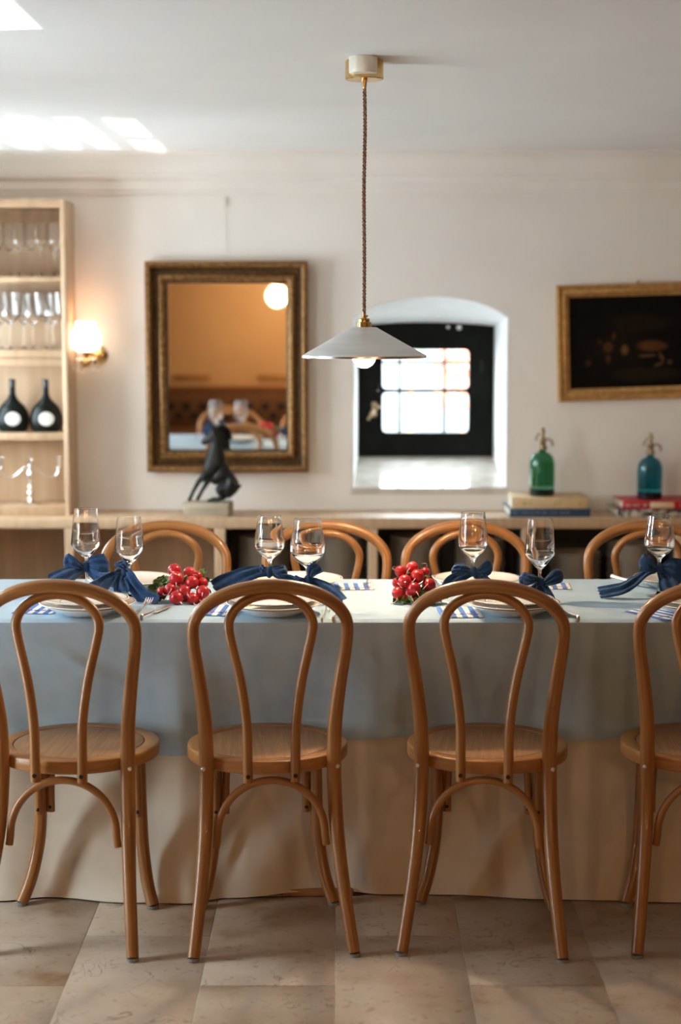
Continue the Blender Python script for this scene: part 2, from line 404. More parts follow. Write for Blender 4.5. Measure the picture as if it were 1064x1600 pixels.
ceo = struct(MB().box(XL - .4, XR + .1, YF - .1, YB + .1, ZC, ZC + .12).build('ceiling', M['ceiling']))
for k in range(10):                                    # dark boards added on the unseen ceiling end to cut bounced light
    MB().box(XL + .03, XR - .03, YF + .01 + k * .49, YF + .495 + k * .49, ZC - .02, ZC + .001, .003).build('panel', M['added_boards'], ceo)
wro = struct(MB().box(XR, XR + .1, YF - .1, YB + .1, -.05, ZC + .05).build('wall_right', M['warm_wall']))
struct(MB().box(XL - .4, XR + .1, YF - .1, YF, -.05, ZC + .05).build('wall_front', M['tan_wall']))
# left wall with three deep window openings
wl = MB(); ys = [YF - .1]
for (a, b, c, d) in sorted(LEFTWIN):
    wl.box(XL - .09, XL, ys[-1], a, -.05, ZC + .05); wl.box(XL - .09, XL, a, b, -.05, c); wl.box(XL - .09, XL, a, b, d, ZC + .05); ys.append(b)
wl.box(XL - .09, XL, ys[-1], YB + .1, -.05, ZC + .05)
wlo = struct(wl.build('wall_left', M['plaster'], smooth=0))
for k in range(10):                                    # boards added out of view on the left wall to soak up daylight
    MB().box(XL, XL + .022, YF + .01 + k * .5, YF + .50 + k * .5, .0, ZC - .002, .004).build('panel', M['added_boards'], wlo)
for k in range(12):  # right wall gets the same added light-absorbing boards
    MB().box(XR - .022, XR, YF + .01 + k * .5, YF + .50 + k * .5, .0, ZC - .002, .004).build('panel', M['added_boards'], wro)
for n, (a, b, c, d) in enumerate(LEFTWIN):
    root = MB().frame([(0, 0), (.05, 0), (.05, .05), (0, .05)], b - a, d - c)
    Mx = Matrix.Translation((XL - .06, (a + b) / 2, (c + d) / 2)) @ Matrix.Rotation(R(90), 4, 'Z')
    root.xform(Mx); w = struct(root.build('window_%d' % (n + 2), M['white_frame']))
    bars = [1.18, 1.30, 1.43, 1.565, 1.71, 1.85]
    mids = {0: [6.452], 1: [], 2: []}[n]
    if c > .5: MB().box(XL - .06, XL - .02, a + .02, b - .02, c + .02, 1.056).build('bottom_rail', M['white_frame'], w)
    else: bars = [.65, 1.1, 1.55]
    for z in bars:
        if c + .1 < z: MB().box(XL - .055, XL - .025, a + .02, b - .02, z - .012, z + .012).build("glazing_bar", M['white_frame'], w)
    for y in mids: MB().box(XL - .06, XL - .02, y - .045, y + .045, c + .02, d - .02).build('mullion', M['white_frame'], w)
    MB().box(XL - .045, XL - .041, a + .04, b - .04, c + .04, d - .04).build('pane', M['pane'], w)

# back wall, 0.52 m thick, with the arched splayed window recess
def ow(px, py): p = atY(px, py, YB); return (p.x, p.z)
x0, zs0 = ow(552, 762); x1, _ = ow(790, 762); zspr = ow(552, 497)[1]; zcr = ow(671, 463)[1]
YW = YB + .50
bx0 = atY(560, 708, YW).x; bx1 = atY(769, 708, YW).x; bz0 = atY(560, 710, YW).z; bz1 = atY(560, 510, YW).z
NA = 16
front = [(x0, zs0), (x1, zs0)] + [(lerp(x1, x0, k / NA), zspr + (zcr - zspr) * (1 - (2 * k / NA - 1) ** 2) ** .8) for k in range(NA + 1)]
back = [(bx0, bz0), (bx1, bz0)] + [(lerp(bx1, bx0, k / NA), bz1 + .012 * (1 - (2 * k / NA - 1) ** 2)) for k in range(NA + 1)]
nf = len(front)
wb = MB()
# front face: strips around the hole
wb.add([(XL - .4, YB, -.05), (x0, YB, -.05), (x0, YB, ZC + .05), (XL - .4, YB, ZC + .05)], [(0, 1, 2, 3)])
wb.add([(x1, YB, -.05), (XR + .1, YB, -.05), (XR + .1, YB, ZC + .05), (x1, YB, ZC + .05)], [(0, 1, 2, 3)])
wb.add([(x0, YB, -.05), (x1, YB, -.05), (x1, YB, zs0), (x0, YB, zs0)], [(0, 1, 2, 3)])
arch = front[2:]
for (p, q) in zip(arch, arch[1:]):
    wb.add([(p[0], YB, p[1]), (q[0], YB, q[1]), (q[0], YB, ZC + .05), (p[0], YB, ZC + .05)], [(0, 1, 2, 3)])
# outer face
for (a, b, c, d) in ((XL - .4, bx0, -.05, ZC + .05), (bx1, XR + .1, -.05, ZC + .05), (bx0, bx1, -.05, bz0), (bx0, bx1, bz1, ZC + .05)):
    wb.add([(a, YW + .1, c), (b, YW + .1, c), (b, YW + .1, d), (a, YW + .1, d)], [(0, 1, 2, 3)])
wback = struct(wb.build('wall_back', M['plaster'], smooth=0))
# rounded reveal (edge roll then splay)
rv = MB(); rings = []
cxm, czm = (x0 + x1) / 2, (zs0 + zspr) / 2
for t, grow in ((0.0, .010), (.010, .003), (.03, 0.0), (.5, 0.0)):
    k = max(0, (t - .03) / .47); ring = []
    for i, (p, q) in enumerate(zip(front, back)):
        x = lerp(p[0], q[0], k); z = lerp(p[1], q[1], k)
        if i >= 2: x += grow * (1 if p[0] > cxm else -1) * (1 if i in (2, nf - 1) else .3); z += grow
        else: x += grow * (1 if i == 1 else -1)
        ring.append((x, YB - (.0015 if t == 0 else 0) + t, z))
    rings.append(ring)
rings.append([(q[0], YW + .1, q[1]) for q in back])
vs = [p for r in rings for p in r]; fs = []
for a in range(len(rings) - 1):
    for i in range(1, nf):
        j = (i + 1) % nf
        fs.append((a * nf + i, a * nf + j, (a + 1) * nf + j, (a + 1) * nf + i))
rv.add(vs, fs); rv.build('window_reveal', M['reveal'], wback, 50)
MB().prism([(YB - .002, zs0), (YW + .01, bz0), (YW + .01, bz0 - .08), (YB - .002, zs0 - .03)], lambda p, t: (t, p[0], p[1]), x0 - .01, x1 + .01).build('sill', M['sill'], wback, 0)
# the small black window
ww, wh = bx1 - bx0, bz1 - bz0; wcx, wcz = (bx0 + bx1) / 2, (bz0 + bz1) / 2
win = struct(MB().frame([(-.02, -.05), (.045, -.05), (.045, .02), (.03, .026), (0, .026), (-.02, .026)], ww, wh).build('window_1', M['black_frame'], loc=(wcx, YW, wcz)))
gx0 = atY(597, 600, YW - .02).x - wcx; gx1 = atY(733, 600, YW - .02).x - wcx
zr = [atY(597, y, YW - .02).z - wcz for y in (676, 613, 608, 546)]
# sash: flat board with two rounded openings
def rrect(a, b, c, d, r, n=5):
    P = []
    for (cx, cz, s) in ((b - r, d - r, 0), (a + r, d - r, 1), (a + r, c + r, 2), (b - r, c + r, 3)):
        for k in range(n + 1):
            an = PI / 2 * (s + k / n); P.append((cx + r * math.cos(an), cz + r * math.sin(an)))
    return P
def holed(mb, outer, hole, y0, y1):
    """outer rectangle (a,b,c,d) minus hole polygon, as a thick slab"""
    a, b, c, d = outer; n = len(hole); ring = []
    cx = (a + b) / 2; cz = (c + d) / 2
    for (x, z) in hole:
        dx, dz = x - cx, z - cz; s = min((b - cx) / abs(dx) if dx else 9e9, (d - cz) / abs(dz) if dz else 9e9)
        ring.append((cx + dx * s, cz + dz * s))
    vs = []; fs = []
    for y in (y0, y1):
        for p in ring: vs.append((p[0], y, p[1]))
        for p in hole: vs.append((p[0], y, p[1]))
    for i in range(n):
        j = (i + 1) % n
        fs += [(i, j, n + j, n + i), (2 * n + i, 3 * n + i, 3 * n + j, 2 * n + j), (n + i, n + j, 3 * n + j, 3 * n + i), (i, 2 * n + i, 2 * n + j, j)]
    return mb.add(vs, fs)
sash = MB(); sa, sb, sc_, sd = -ww / 2 + .03, ww / 2 - .03, -wh / 2 + .03, wh / 2 - .03
for (c, d, oc, od) in ((zr[0], zr[1], sc_, (zr[1] + zr[2]) / 2), (zr[2], zr[3], (zr[1] + zr[2]) / 2, sd)):
    # pad so that the hole polygon is centred
    hole = rrect(gx0, gx1, c, d, .022)
    holed(sash, (gx0 - .02, gx1 + .02, c - .0075, d + .0075), hole, -.03, .012)
sash.box(sa, gx0 - .0195, -.03, .012, sc_, sd); sash.box(gx1 + .0195, sb, -.03, .012, sc_, sd)
sash.box(gx0 - .02, gx1 + .02, -.03, .012, sc_, zr[0] - .007); sash.box(gx0 - .02, gx1 + .02, -.03, .012, zr[3] + .007, sd)
so = sash.build('sash', M['black_frame'], win, 0)
for c, d in ((zr[0], zr[1]), (zr[2], zr[3])):
    MB().box(gx0 - .005, gx1 + .005, -.008, -.004, c - .003, d + .003).build('pane', M['pane'], so)
for px in (624, 694):
    x = atY(px, 600, YW + .02).x - wcx
    MB().box(x - .006, x + .006, .0, .006, zr[0] - .002, zr[3] + .002).build('lead_bar', M['lead'], so)
zz = atY(600, 566, YW + .02).z - wcz
MB().box(gx0 - .002, gx1 + .002, .0, .006, zz - .006, zz + .006).build('lead_bar', M['lead'], so)
lt = MB(); lx = atY(585, 640, YW - .05).x - wcx; lz = atY(585, 640, YW - .05).z - wcz
lt.box(lx - .012, lx + .012, -.042, -.03, lz - .035, lz + .035, .003)
lt.tube([(lx, -.045, lz), (lx, -.07, lz), (lx - .01, -.085, lz - .01), (lx - .03, -.088, lz - .045)], [.007, .007, .008, .006], 10)
lt.ball((lx + .012, -.06, lz + .012), .011, 10)
lt.build('latch', M['iron'], so)
MB().box(ww / 2 - .06, ww / 2 - .05, -.04, -.03, .08, .14, .002).build('hinge', M['black_metal'], so)
MB().ball((.15, -.03, wh / 2 - .005), .012, 10).ball((.10, -.03, wh / 2 - .003), .008, 8).build('knob', M['reveal'], win)

# cornice along the back wall, and plain ones on the sides
zc0 = atY(532, 303, YB - .01).z
prof = [(0, zc0), (.012, zc0), (.014, zc0 + .012), (.022, zc0 + .018), (.024, zc0 + .05), (.040, zc0 + .062), (.044, zc0 + .068), (.044, zc0 + .082)]
for k in range(7):
    a = PI / 2 * k / 6; prof.append((.05 + .07 * (1 - math.cos(a)), zc0 + .085 + (ZC - .014 - zc0 - .085) * math.sin(a)))
prof += [(.135, ZC - .012), (.135, ZC + .002), (0, ZC + .002)]
struct(MB().prism(prof, lambda p, t: (t, YB - p[0], p[1]), XL, XR).build('trim_1', M['plaster'], smooth=30))
tag(MB().box(-5, 6, 12.6, 12.8, -.06, 3.4, .01).build('added_garden_wall', M['added_garden_wall']), 'grey wall added far outside to dim the small window view', 'wall')  # added to cover the bright sky so the leads show
# outside the little window: gravel, a bush and a rusty-leaved plant
struct(MB().box(-6, 7, YW + .15, 16, -.2, -.05).build('garden_ground', M['garden']))
def bush(name, label, loc, mats, n, rad, cat='shrub'):
    t = thing(name, label, cat, loc)
    f = MB(); rnd = random.Random(hash(name) % 97 + 3)
    for k in range(n):
        d = Vector((rnd.gauss(0, 1), rnd.gauss(0, 1), rnd.gauss(0, 1))).normalized() * rad * rnd.uniform(.4, 1)
        d.z = d.z * 1.1 + rad
        a = Vector((rnd.gauss(0, 1), rnd.gauss(0, 1), rnd.gauss(0, 1))).normalized(); b = a.orthogonal().normalized()
        s = rnd.uniform(.03, .06)
        f.add([d - a * s, d + b * s * .35, d + a * s, d - b * s * .35], [(0, 1, 2, 3)])
    o = f.build('foliage', mats, t, 0); o['kind'] = 'stuff'
    MB().tube([(0, 0, -.055 - loc[2]), (0.01, 0, -.4), (0, .01, rad)], [.02, .018, .008], 8).build('stem', M['darkwood'], t)
    return t
p = atY(640, 545, 11.5); bush('garden_shrub', 'green leafy shrub outside seen through the upper window pane', (p.x, 11.5, p.z - .05), M['bush'], 220, .30)
p = atY(722, 585, 10.2); bush('rust_leaved_plant', 'rust coloured plant outside at the right of the small window', (p.x, 10.2, p.z - .2), M['rust_leaf'], 140, .2, 'plant')

# ------------------------------------------------------------------ sideboard and bookcase
SF = 7.03                                              # front of the sideboard
zt = atY(532, 809.5, SF).z                             # top of worktop at its front edge
zb = atY(532, 826, SF).z
wt = tag(MB().box(XL + .01, 2.55, SF, YB - .002, zb, zt, .003).build('worktop', M['oak']), 'long pale oak worktop running below the mirror and window', 'worktop')
ups = [(a, b) for a, b in ((101, 115), (335, 352), (575, 590), (815, 830), (1055, 1070))]
ux = [(atY(a, 840, SF).x, atY(b, 840, SF).x) for a, b in ups]
edges = [XL + .015] + [(a + b) / 2 for a, b in ux] + [ux[-1][1] + .6]
ulab = ['pale oak open cabinet unit under the glass bookcase, with bare wooden back',
        'oak open cabinet unit left of the plate shelves, with brown back panel',
        'dark lined cabinet unit below the bronze dog, holding plate stacks',
        'dark lined cabinet unit below the small window, holding plate stacks',
        'dark lined cabinet unit below the book stacks and soda siphons',
        'oak cabinet unit at the far right end of the sideboard']
SHZ = .40
for i in range(6):
    a, b = edges[i], edges[i + 1]
    l = ux[i - 1][1] if i else a + .02
    r = ux[i][0] if i < 5 else b - .02
    t = thing('cabinet_unit', ulab[i], 'cabinet', ((a + b) / 2, SF, 0), 0, 'cabinet units under the worktop')
    cx = (a + b) / 2; dark = 2 <= i
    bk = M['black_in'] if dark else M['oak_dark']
    for (u0, u1) in ((a - cx, l - cx), (r - cx, b - cx)):
        MB().box(u0 + .0004, u1 - .0004, 0, YB - SF - .004, 0, zb, .0015).build('side_panel', M['oak_v'], t)
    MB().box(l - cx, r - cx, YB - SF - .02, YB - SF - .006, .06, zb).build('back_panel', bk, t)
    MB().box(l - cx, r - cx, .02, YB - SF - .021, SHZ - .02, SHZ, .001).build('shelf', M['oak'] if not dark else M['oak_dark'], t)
    MB().box(l - cx, r - cx, .01, YB - SF - .021, .06, .08, .001).build('bottom_board', M['oak'], t)
    MB().box(l - cx, r - cx, .03, .045, 0, .06).build('plinth', M['oak'], t)
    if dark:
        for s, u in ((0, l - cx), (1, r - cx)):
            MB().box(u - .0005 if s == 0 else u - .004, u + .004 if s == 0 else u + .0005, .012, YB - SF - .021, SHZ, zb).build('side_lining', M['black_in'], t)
# stacks of stoneware plates
sp_prof = [(0, .004), (.055, .004), (.06, 0), (.066, 0), (.068, .005), (.092, .012), (.105, .0165), (.107, .0185), (.105, .0195), (.09, .0155), (.066, .0085), (0, .0085)]
sp_me = MB().lathe(sp_prof, 28).mesh('stacked_plate'); sp_me.materials.append(M['stack_plate'])
ORD = ['first', 'second', 'third', 'fourth', 'fifth', 'sixth', 'seventh', 'eighth', 'ninth', 'tenth', 'eleventh', 'twelfth', 'thirteenth', 'fourteenth', 'fifteenth', 'sixteenth']
stk = [(412, 16, 'left plate stack under the bronze dog'), (532, 16, 'right plate stack under the bronze dog'),
       (648, 16, 'left plate stack under the small window'), (750, 15, 'right plate stack under the small window'),
       (899, 11, 'low plate stack under the green siphon'), (988, 14, 'taller plate stack under the blue siphon')]
for px, n, lab in stk:
    x = atY(px, 860, 7.17).x
    for k in range(n):
        o = bpy.data.objects.new('stacked_plate', sp_me); COL.objects.link(o)
        o.location = (x + random.uniform(-.002, .002), 7.175 + random.uniform(-.002, .002), SHZ + .0002 + k * .0137)
        w_ = 'topmost plate' if k == n - 1 else 'bottom plate' if k == 0 else ORD[k] + ' plate from the bottom'
        tag(o, w_ + ', ' + lab, 'plate', 'grey brown plates, ' + lab)

# bookcase
BF = 7.10
bcx1 = atY(105, 560, BF).x; bci1 = atY(97.5, 560, BF).x
zz = lambda y: atY(50, y, BF).z
ztop = zz(311)
bc = thing('bookcase', 'tall pale oak open bookcase holding wine glasses, wine bottles and a candelabrum', 'bookcase', (0, 0, zt))
bx_l = XL + .015; Tk = bcx1 - bci1
def bpart(n, a, b, y0, y1, c, d, m, bev=.0015): return MB().box(a, b, y0, y1, c - zt, d - zt, bev).build(n, m, bc)
bpart('side_panel', bci1, bcx1, BF, YB - .003, zt, ztop, M['oak_v']); bpart('side_panel', bx_l, bx_l + Tk, BF, YB - .003, zt, ztop, M['oak_v'])
bpart('top_board', bx_l + Tk, bci1, BF, YB - .003, zz(322), ztop, M['oak'])
bpart('back_panel', bx_l + Tk, bci1, YB - .015, YB - .003, zt, zz(322), M['oak_v'])
shelf_z = []
for nm, (ya, yb) in (('shelf', (432, 441)), ('shelf', (547, 559)), ('shelf', (560, 572)), ('shelf', (677, 688))):
    bpart(nm, bx_l + Tk, bci1, BF + .003, YB - .015, zz(yb), zz(ya), M['oak']); shelf_z.append(zz(ya))
bpart('bottom_board', bx_l + Tk, bci1, BF + .001, YB - .015, zt, zz(791), M['oak']); z_bot = zz(791)

# ------------------------------------------------------------------ wine glasses
def wineglass(name, label, loc, h, wz, rb, rr, zb0, kind, rz=0, group=None, foot=.036, seg=40, proto={}):
    key = (h, wz, rb, rr, zb0, kind)
    t = thing(name, label, 'wine glass', loc, rz, group)
    if key not in proto:
        th = .0011
        if kind == 'angular':
            outer = [(.0045, zb0 - .012), (.0055, zb0), (lerp(.0055, rb, .3), lerp(zb0, wz, .24)), (rb * .96, wz - .003), (rb, wz + .001), (rb * .992, wz + .006), (lerp(rb, rr, .6), lerp(wz, h, .62)), (rr, h)]
            inner = [(rr - th, h), (lerp(rb, rr, .6) - th, lerp(wz, h, .62)), (rb - th - .0005, wz + .004), (rb * .93, wz - .001), (lerp(.004, rb, .28), lerp(zb0, wz, .3) + .001), (0, zb0 + .006)]
        else:
            outer = [(.0045, zb0 - .02), (.006, zb0 - .006), (rb * .38, zb0 + (wz - zb0) * .15), (rb * .70, lerp(zb0, wz, .42)), (rb * .92, lerp(zb0, wz, .72)), (rb, wz), (rb * .985, lerp(wz, h, .25)), (lerp(rb, rr, .62), lerp(wz, h, .65)), (rr, h)]
            inner = [(rr - th, h), (lerp(rb, rr, .62) - th, lerp(wz, h, .65)), (rb - th, wz), (rb * .89, lerp(zb0, wz, .74)), (rb * .66, lerp(zb0, wz, .46)), (rb * .32, lerp(zb0, wz, .2) + .001), (0, zb0 + .003)]
        o2 = spline(outer, 4) if kind != 'angular' else outer
        i2 = spline(inner, 4) if kind != 'angular' else inner
        zs = outer[0][1]
        bowl = MB().lathe([(0, zs)] + o2 + [(rr - th * .5, h + .0006)] + i2, seg).mesh('bowl', 30)
        stem = MB().lathe([(0, .006)] + spline([(.009, .006), (.0045, .014), (.0034, .03), (.0033, zs * .6), (.0045, zs)], 4) + [(0, zs)], 14).mesh('stem')
        ft = MB().lathe([(0, 0), (foot - .002, 0), (foot, .001), (foot - .001, .0018), (foot * .5, .0035), (.009, .006), (0, .006)], seg).mesh('foot')
        for m in (bowl, stem, ft): m.materials.append(M['glass'])
        proto[key] = (bowl, stem, ft)
    for nm, me in zip(('bowl', 'stem', 'foot'), proto[key]):
        o = bpy.data.objects.new(nm, me); COL.objects.link(o); o.parent = t
    return t
ZT = .766                                               # top of the blue cloth
GL = [('G1', 133.5, 795, 4.80, .138, .0432, .033, .098, 'angular', 'angular wine glass farthest left on the table, rear of the left pair'),
      ('G2', 201.5, 808, 4.68, .141, .0415, .033, .098, 'angular', 'angular wine glass left of the first radish bunch, nearer of the left pair'),
      ('G3', 421, 806, 4.68, .151, .0415, .033, .113, 'round', 'smaller round wine glass standing left of the large round wine glass'),
      ('G4', 480.5, 811, 4.62, .146, .0479, .0375, .100, 'round', 'largest round bowled wine glass behind the second near chair'),
      ('G5', 739.5, 801, 4.70, .154, .041, .0335, .113, 'round', 'tall fluted wine glass right of the second radish bunch'),
      ('G6', 844.5, 811, 4.62, .137, .0427, .034, .092, 'angular', 'angular wine glass behind the third near chair with two winged navy bow'),
      ('G7', 1031.5, 806, 4.73, .149, .0419, .0325, .110, 'round', 'round wine glass at the right edge, foot visible on the blue cloth')]
GP = {}
for key, px, py, Y, wz, rb, rr, zb0, kind, lab in GL:
    tp = atY(px, py, Y); h = tp.z - ZT
    wineglass('wine_glass', lab, (tp.x, Y, ZT), h, wz, rb, rr, zb0, kind, group='wine glasses on the table'); GP[key] = (tp.x, Y)
# glasses on the bookcase shelves
for row, (zsh, h, wz, rb, rr, zb0, word) in enumerate(((shelf_z[0], .225, .155, .030, .025, .112, 'upper'), (shelf_z[1], .240, .150, .044, .034, .112, 'second'))):
    for dep, Y in enumerate((7.17, 7.275)):
        for k in range(5):
            px = (98 - 33.5 * k if row == 0 else 86 - 36 * k) - (14 if dep else 0)
            x = atY(px, 450, Y).x
            if x > bci1 - rb - .002: x = bci1 - rb - .004
            if x - rb < bx_l + Tk: continue
            wineglass('shelf_wine_glass', '%s wine glass from the right, %s row, %s bookcase shelf' % (('first', 'second', 'third', 'fourth', 'fifth')[k] + (' slender' if row == 0 else ' wide'), 'front' if dep == 0 else 'rear', 'top' if row == 0 else 'second'), (x, Y, zsh + .0003), h, wz, rb, rr, zb0, 'round', group='%s row of glasses on the %s bookcase shelf' % ('front' if dep == 0 else 'rear', 'top' if row == 0 else 'second'), foot=.033, seg=24)

# ------------------------------------------------------------------ flat-bellied wine bottles
def bok(z):
    return interp(z, [(0, .054), (.006, .060), (.03, .0700), (.055, .0715), (.085, .0655), (.11, .050), (.13, .030), (.145, .0175), (.16, .0132), (.205, .0125), (.222, .0125)])
def bokd(z): return interp(z, [(0, .032), (.03, .036), (.085, .034), (.13, .022), (.16, .0132), (.222, .0125)])
def wine_bottle(px, lab):
    x = atY(px, 650, 7.2).x; t = thing('wine_bottle', lab, 'bottle', (x, 7.2, shelf_z[3] + .0003), R(-3), 'flat-bellied wine bottles on the bookcase shelf')
    zs = [.0, .003, .01, .02, .035, .05, .065, .08, .095, .11, .12, .13, .14, .15, .16, .175, .19]
    b = MB(); vs = []; seg = 32; fs = []
    for z in zs:
        for k in range(seg): a = 2 * PI * k / seg; vs.append((bok(z) * math.cos(a), bokd(z) * math.sin(a), z))
    for i in range(len(zs) - 1):
        for k in range(seg): k2 = (k + 1) % seg; fs.append((i * seg + k, i * seg + k2, (i + 1) * seg + k2, (i + 1) * seg + k))
    fs += [tuple(range(seg))[::-1], tuple((len(zs) - 1) * seg + k for k in range(seg))]
    b.add(vs, fs).build('body', M['wine_bottle'], t, 60)
    MB().lathe([(0, .1901), (.0131, .1901), (.0133, .193), (.0133, .214), (.0142, .215), (.0142, .221), (.013, .2225), (0, .2225)], 20).build('capsule', M['capsule'], t)
    def lb(u, v):
        a = 2 * PI * u; X = .008 + .033 * v * math.cos(a); Z = .056 + .0295 * v * math.sin(a)
        q = max(0, 1 - (X / bok(Z)) ** 2); return (X, -bokd(Z) * math.sqrt(q) - .0006, Z)
    MB().grid(lb, 28, 5).build('label', M['label'], t)
wine_bottle(72, 'right hand dark flat-bellied wine bottle with oval white label')
wine_bottle(20, 'left hand dark flat-bellied wine bottle with oval white label')
wine_bottle(-34, 'dark flat-bellied wine bottle at the hidden left end of the bookcase shelf')

# ------------------------------------------------------------------ candelabrum
cp = atY(48, 790, 7.2)
cd = thing('candelabrum', 'silver three armed candelabrum on the bottom shelf of the bookcase', 'candelabrum', (cp.x, 7.2, z_bot + .0003), R(4))
MB().lathe([(0, 0), (.042, 0), (.043, .004), (.036, .010), (.022, .014), (.014, .02), (.011, .027), (.016, .036), (.0185, .044), (.014, .055), (.008, .062), (.011, .070), (.008, .076), (.0075, .085), (.012, .092), (.008, .098), (.010, .106), (.0155, .118), (.016, .128), (.010, .142), (.007, .148), (.019, .154), (.019, .157), (.008, .16), (.012, .172), (.016, .184), (.017, .190), (.012, .190), (.010, .18), (0, .178)], 24).build('stem', M['silver'], cd)
for s in (-1, 1):
    MB().tube(spline([(s * .008, 0, .160), (s * .03, 0, .150), (s * .06, 0, .122), (s * .088, 0, .112), (s * .112, 0, .125), (s * .121, 0, .148)], 6), .0042, 10).build('arm', M['silver'], cd)
    MB().lathe([(0, .146), (.006, .146), (.017, .152), (.017, .155), (.008, .158), (.011, .17), (.0135, .19), (.0165, .197), (.0165, .2), (.011, .2), (.009, .19), (0, .188)], 20, (s * .121, 0, 0)).build('candle_cup', M['silver'], cd)

# ------------------------------------------------------------------ wall sconce
sp_ = atY(134, 533, 7.22)
sc = thing('wall_sconce', 'lit opal glass wall sconce with brass fitting beside the bookcase', 'wall lamp', (sp_.x, 7.22, sp_.z))
def frill(u, v):
    z = lerp(-.045, .082, v); r = interp(v, [(0, .030), (.12, .058), (.35, .066), (.6, .060), (.85, .042), (1, .040)])
    a = 2 * PI * u; r *= 1 + .025 * math.cos(10 * a) * v
    return (r * math.cos(a), r * math.sin(a), z)
MB().grid(frill, 60, 16).build('shade', M['sconce_glass'], sc, 60)
MB().lathe([(0, -.050), (.026, -.046), (.031, -.044), (.031, -.042), (.014, -.052), (.012, -.07), (.022, -.078), (.026, -.09), (.018, -.104), (.006, -.112), (0, -.114)], 20).build('cup', M['brass'], sc)
MB().tube(spline([(0, 0, -.088), (.018, .05, -.084), (.03, .09, -.07), (.034, .125, -.06)], 5), .008, 10).build('arm', M['brass'], sc)
MB().lathe([(0, 0), (.04, 0), (.042, -.004), (.03, -.012), (.012, -.018), (0, -.018)], 24).xform(Matrix.Translation((.034, .128, -.06)) @ Matrix.Rotation(R(-90), 4, 'X')).build('wall_plate', M['brass'], sc)
MB().lathe([(.012, -.066), (.045, -.076), (.052, -.082), (.054, -.079), (.045, -.072), (.012, -.062)], 28, loop=True).build('drip_dish', M['glass'], sc)
for k in range(6):
    a = 2 * PI * k / 6 + .3
    MB().lathe([(0, -.002), (.003, -.012), (.007, -.034), (.004, -.046), (0, -.052)], 8, (.047 * math.cos(a), .047 * math.sin(a), -.080)).build('crystal_drop', M['glass'], sc)

# ------------------------------------------------------------------ mirror
ml, mr = 228, 481.5; mt, mb_ = 409, 738.5
pc = atY((ml + mr) / 2, (mt + mb_) / 2, YB - .05)
mw = atY(mr, 570, YB - .05).x - atY(ml, 570, YB - .05).x; mh = atY(350, mt, YB - .05).z - atY(350, mb_, YB - .05).z
mi = thing('wall_mirror', 'large wall mirror in a wide antique gilt frame, hanging left of the window', 'mirror', (pc.x, YB - .012, pc.z))
mi.rotation_euler = (R(.8), 0, 0)
fw = .094
MB().frame([(0, 0), (0, .042), (.004, .054), (.012, .058), (.020, .055), (.026, .044), (.030, .030), (.030, 0)], mw, mh).build('frame', M['gilt'], mi, 50)
MB().frame([(.030, 0), (.030, .030), (.036, .021), (.044, .018), (.052, .021), (.056, .028), (.056, 0)], mw, mh).build('cove', M['gilt_dark'], mi, 50)
MB().frame([(.056, 0), (.056, .028), (.060, .034), (.068, .035), (.080, .028), (.085, .022), (.090, .016), (fw, .012), (fw, 0)], mw, mh).build('inner_band', M['gilt'], mi, 50)
ribs = MB()
def ribrow(inset, out, wdt, step, hgt):
    for side in range(4):
        L = (mw if side % 2 == 0 else mh) - 2 * inset; n = int(L / step)
        for k in range(n):
            u = -L / 2 + (k + .5) * L / n; c, s = ((u, -(mh / 2 - inset)), (mw / 2 - inset, u), (u, mh / 2 - inset), (-(mw / 2 - inset), u))[side]
            hw_, hh_ = (step * .32, wdt / 2) if side % 2 == 0 else (wdt / 2, step * .32)
            v = [(c - hw_, -out, s - hh_), (c + hw_, -out, s - hh_), (c + hw_, -out, s + hh_), (c - hw_, -out, s + hh_), (c, -out - hgt, s)]
            ribs.add(v, [(0, 1, 4), (1, 2, 4), (2, 3, 4), (3, 0, 4)])
ribrow(.043, .019, .020, .0105, .006); ribrow(.070, .034, .012, .0105, .004); ribrow(.012, .0535, .012, .022, .005)
rb_ = ribs.build('bead_row', M['gilt'], mi, 0); rb_['kind'] = 'stuff'
MB().frame([(fw - .006, .012), (fw - .006, .02), (fw - .001, .02), (fw - .001, .012)], mw, mh).build('inner_slip', M['black_metal'], mi)
MB().box(-mw / 2 + fw - .004, mw / 2 - fw + .004, -.011, -.004, -mh / 2 + fw - .004, mh / 2 - fw + .004).build('mirror_glass', M['mirror'], mi, 0)
hk = atY(350, 318, YB - .01)
hw_ = thing('picture_hook', 'small pale hook with thin wire on the wall above the mirror', 'hook', (hk.x, YB - .004, hk.z))
MB().tube([(0, .003, .02), (0, -.008, .015), (0, -.012, 0), (0, -.006, -.012)], .0045, 8).build('hook', M['ceramic'], hw_)
MB().tube([(0, -.004, -.005), (.001, -.003, -.1), (0, -.008, -.24)], .0012, 6).build('wire', M['ceramic'], hw_)

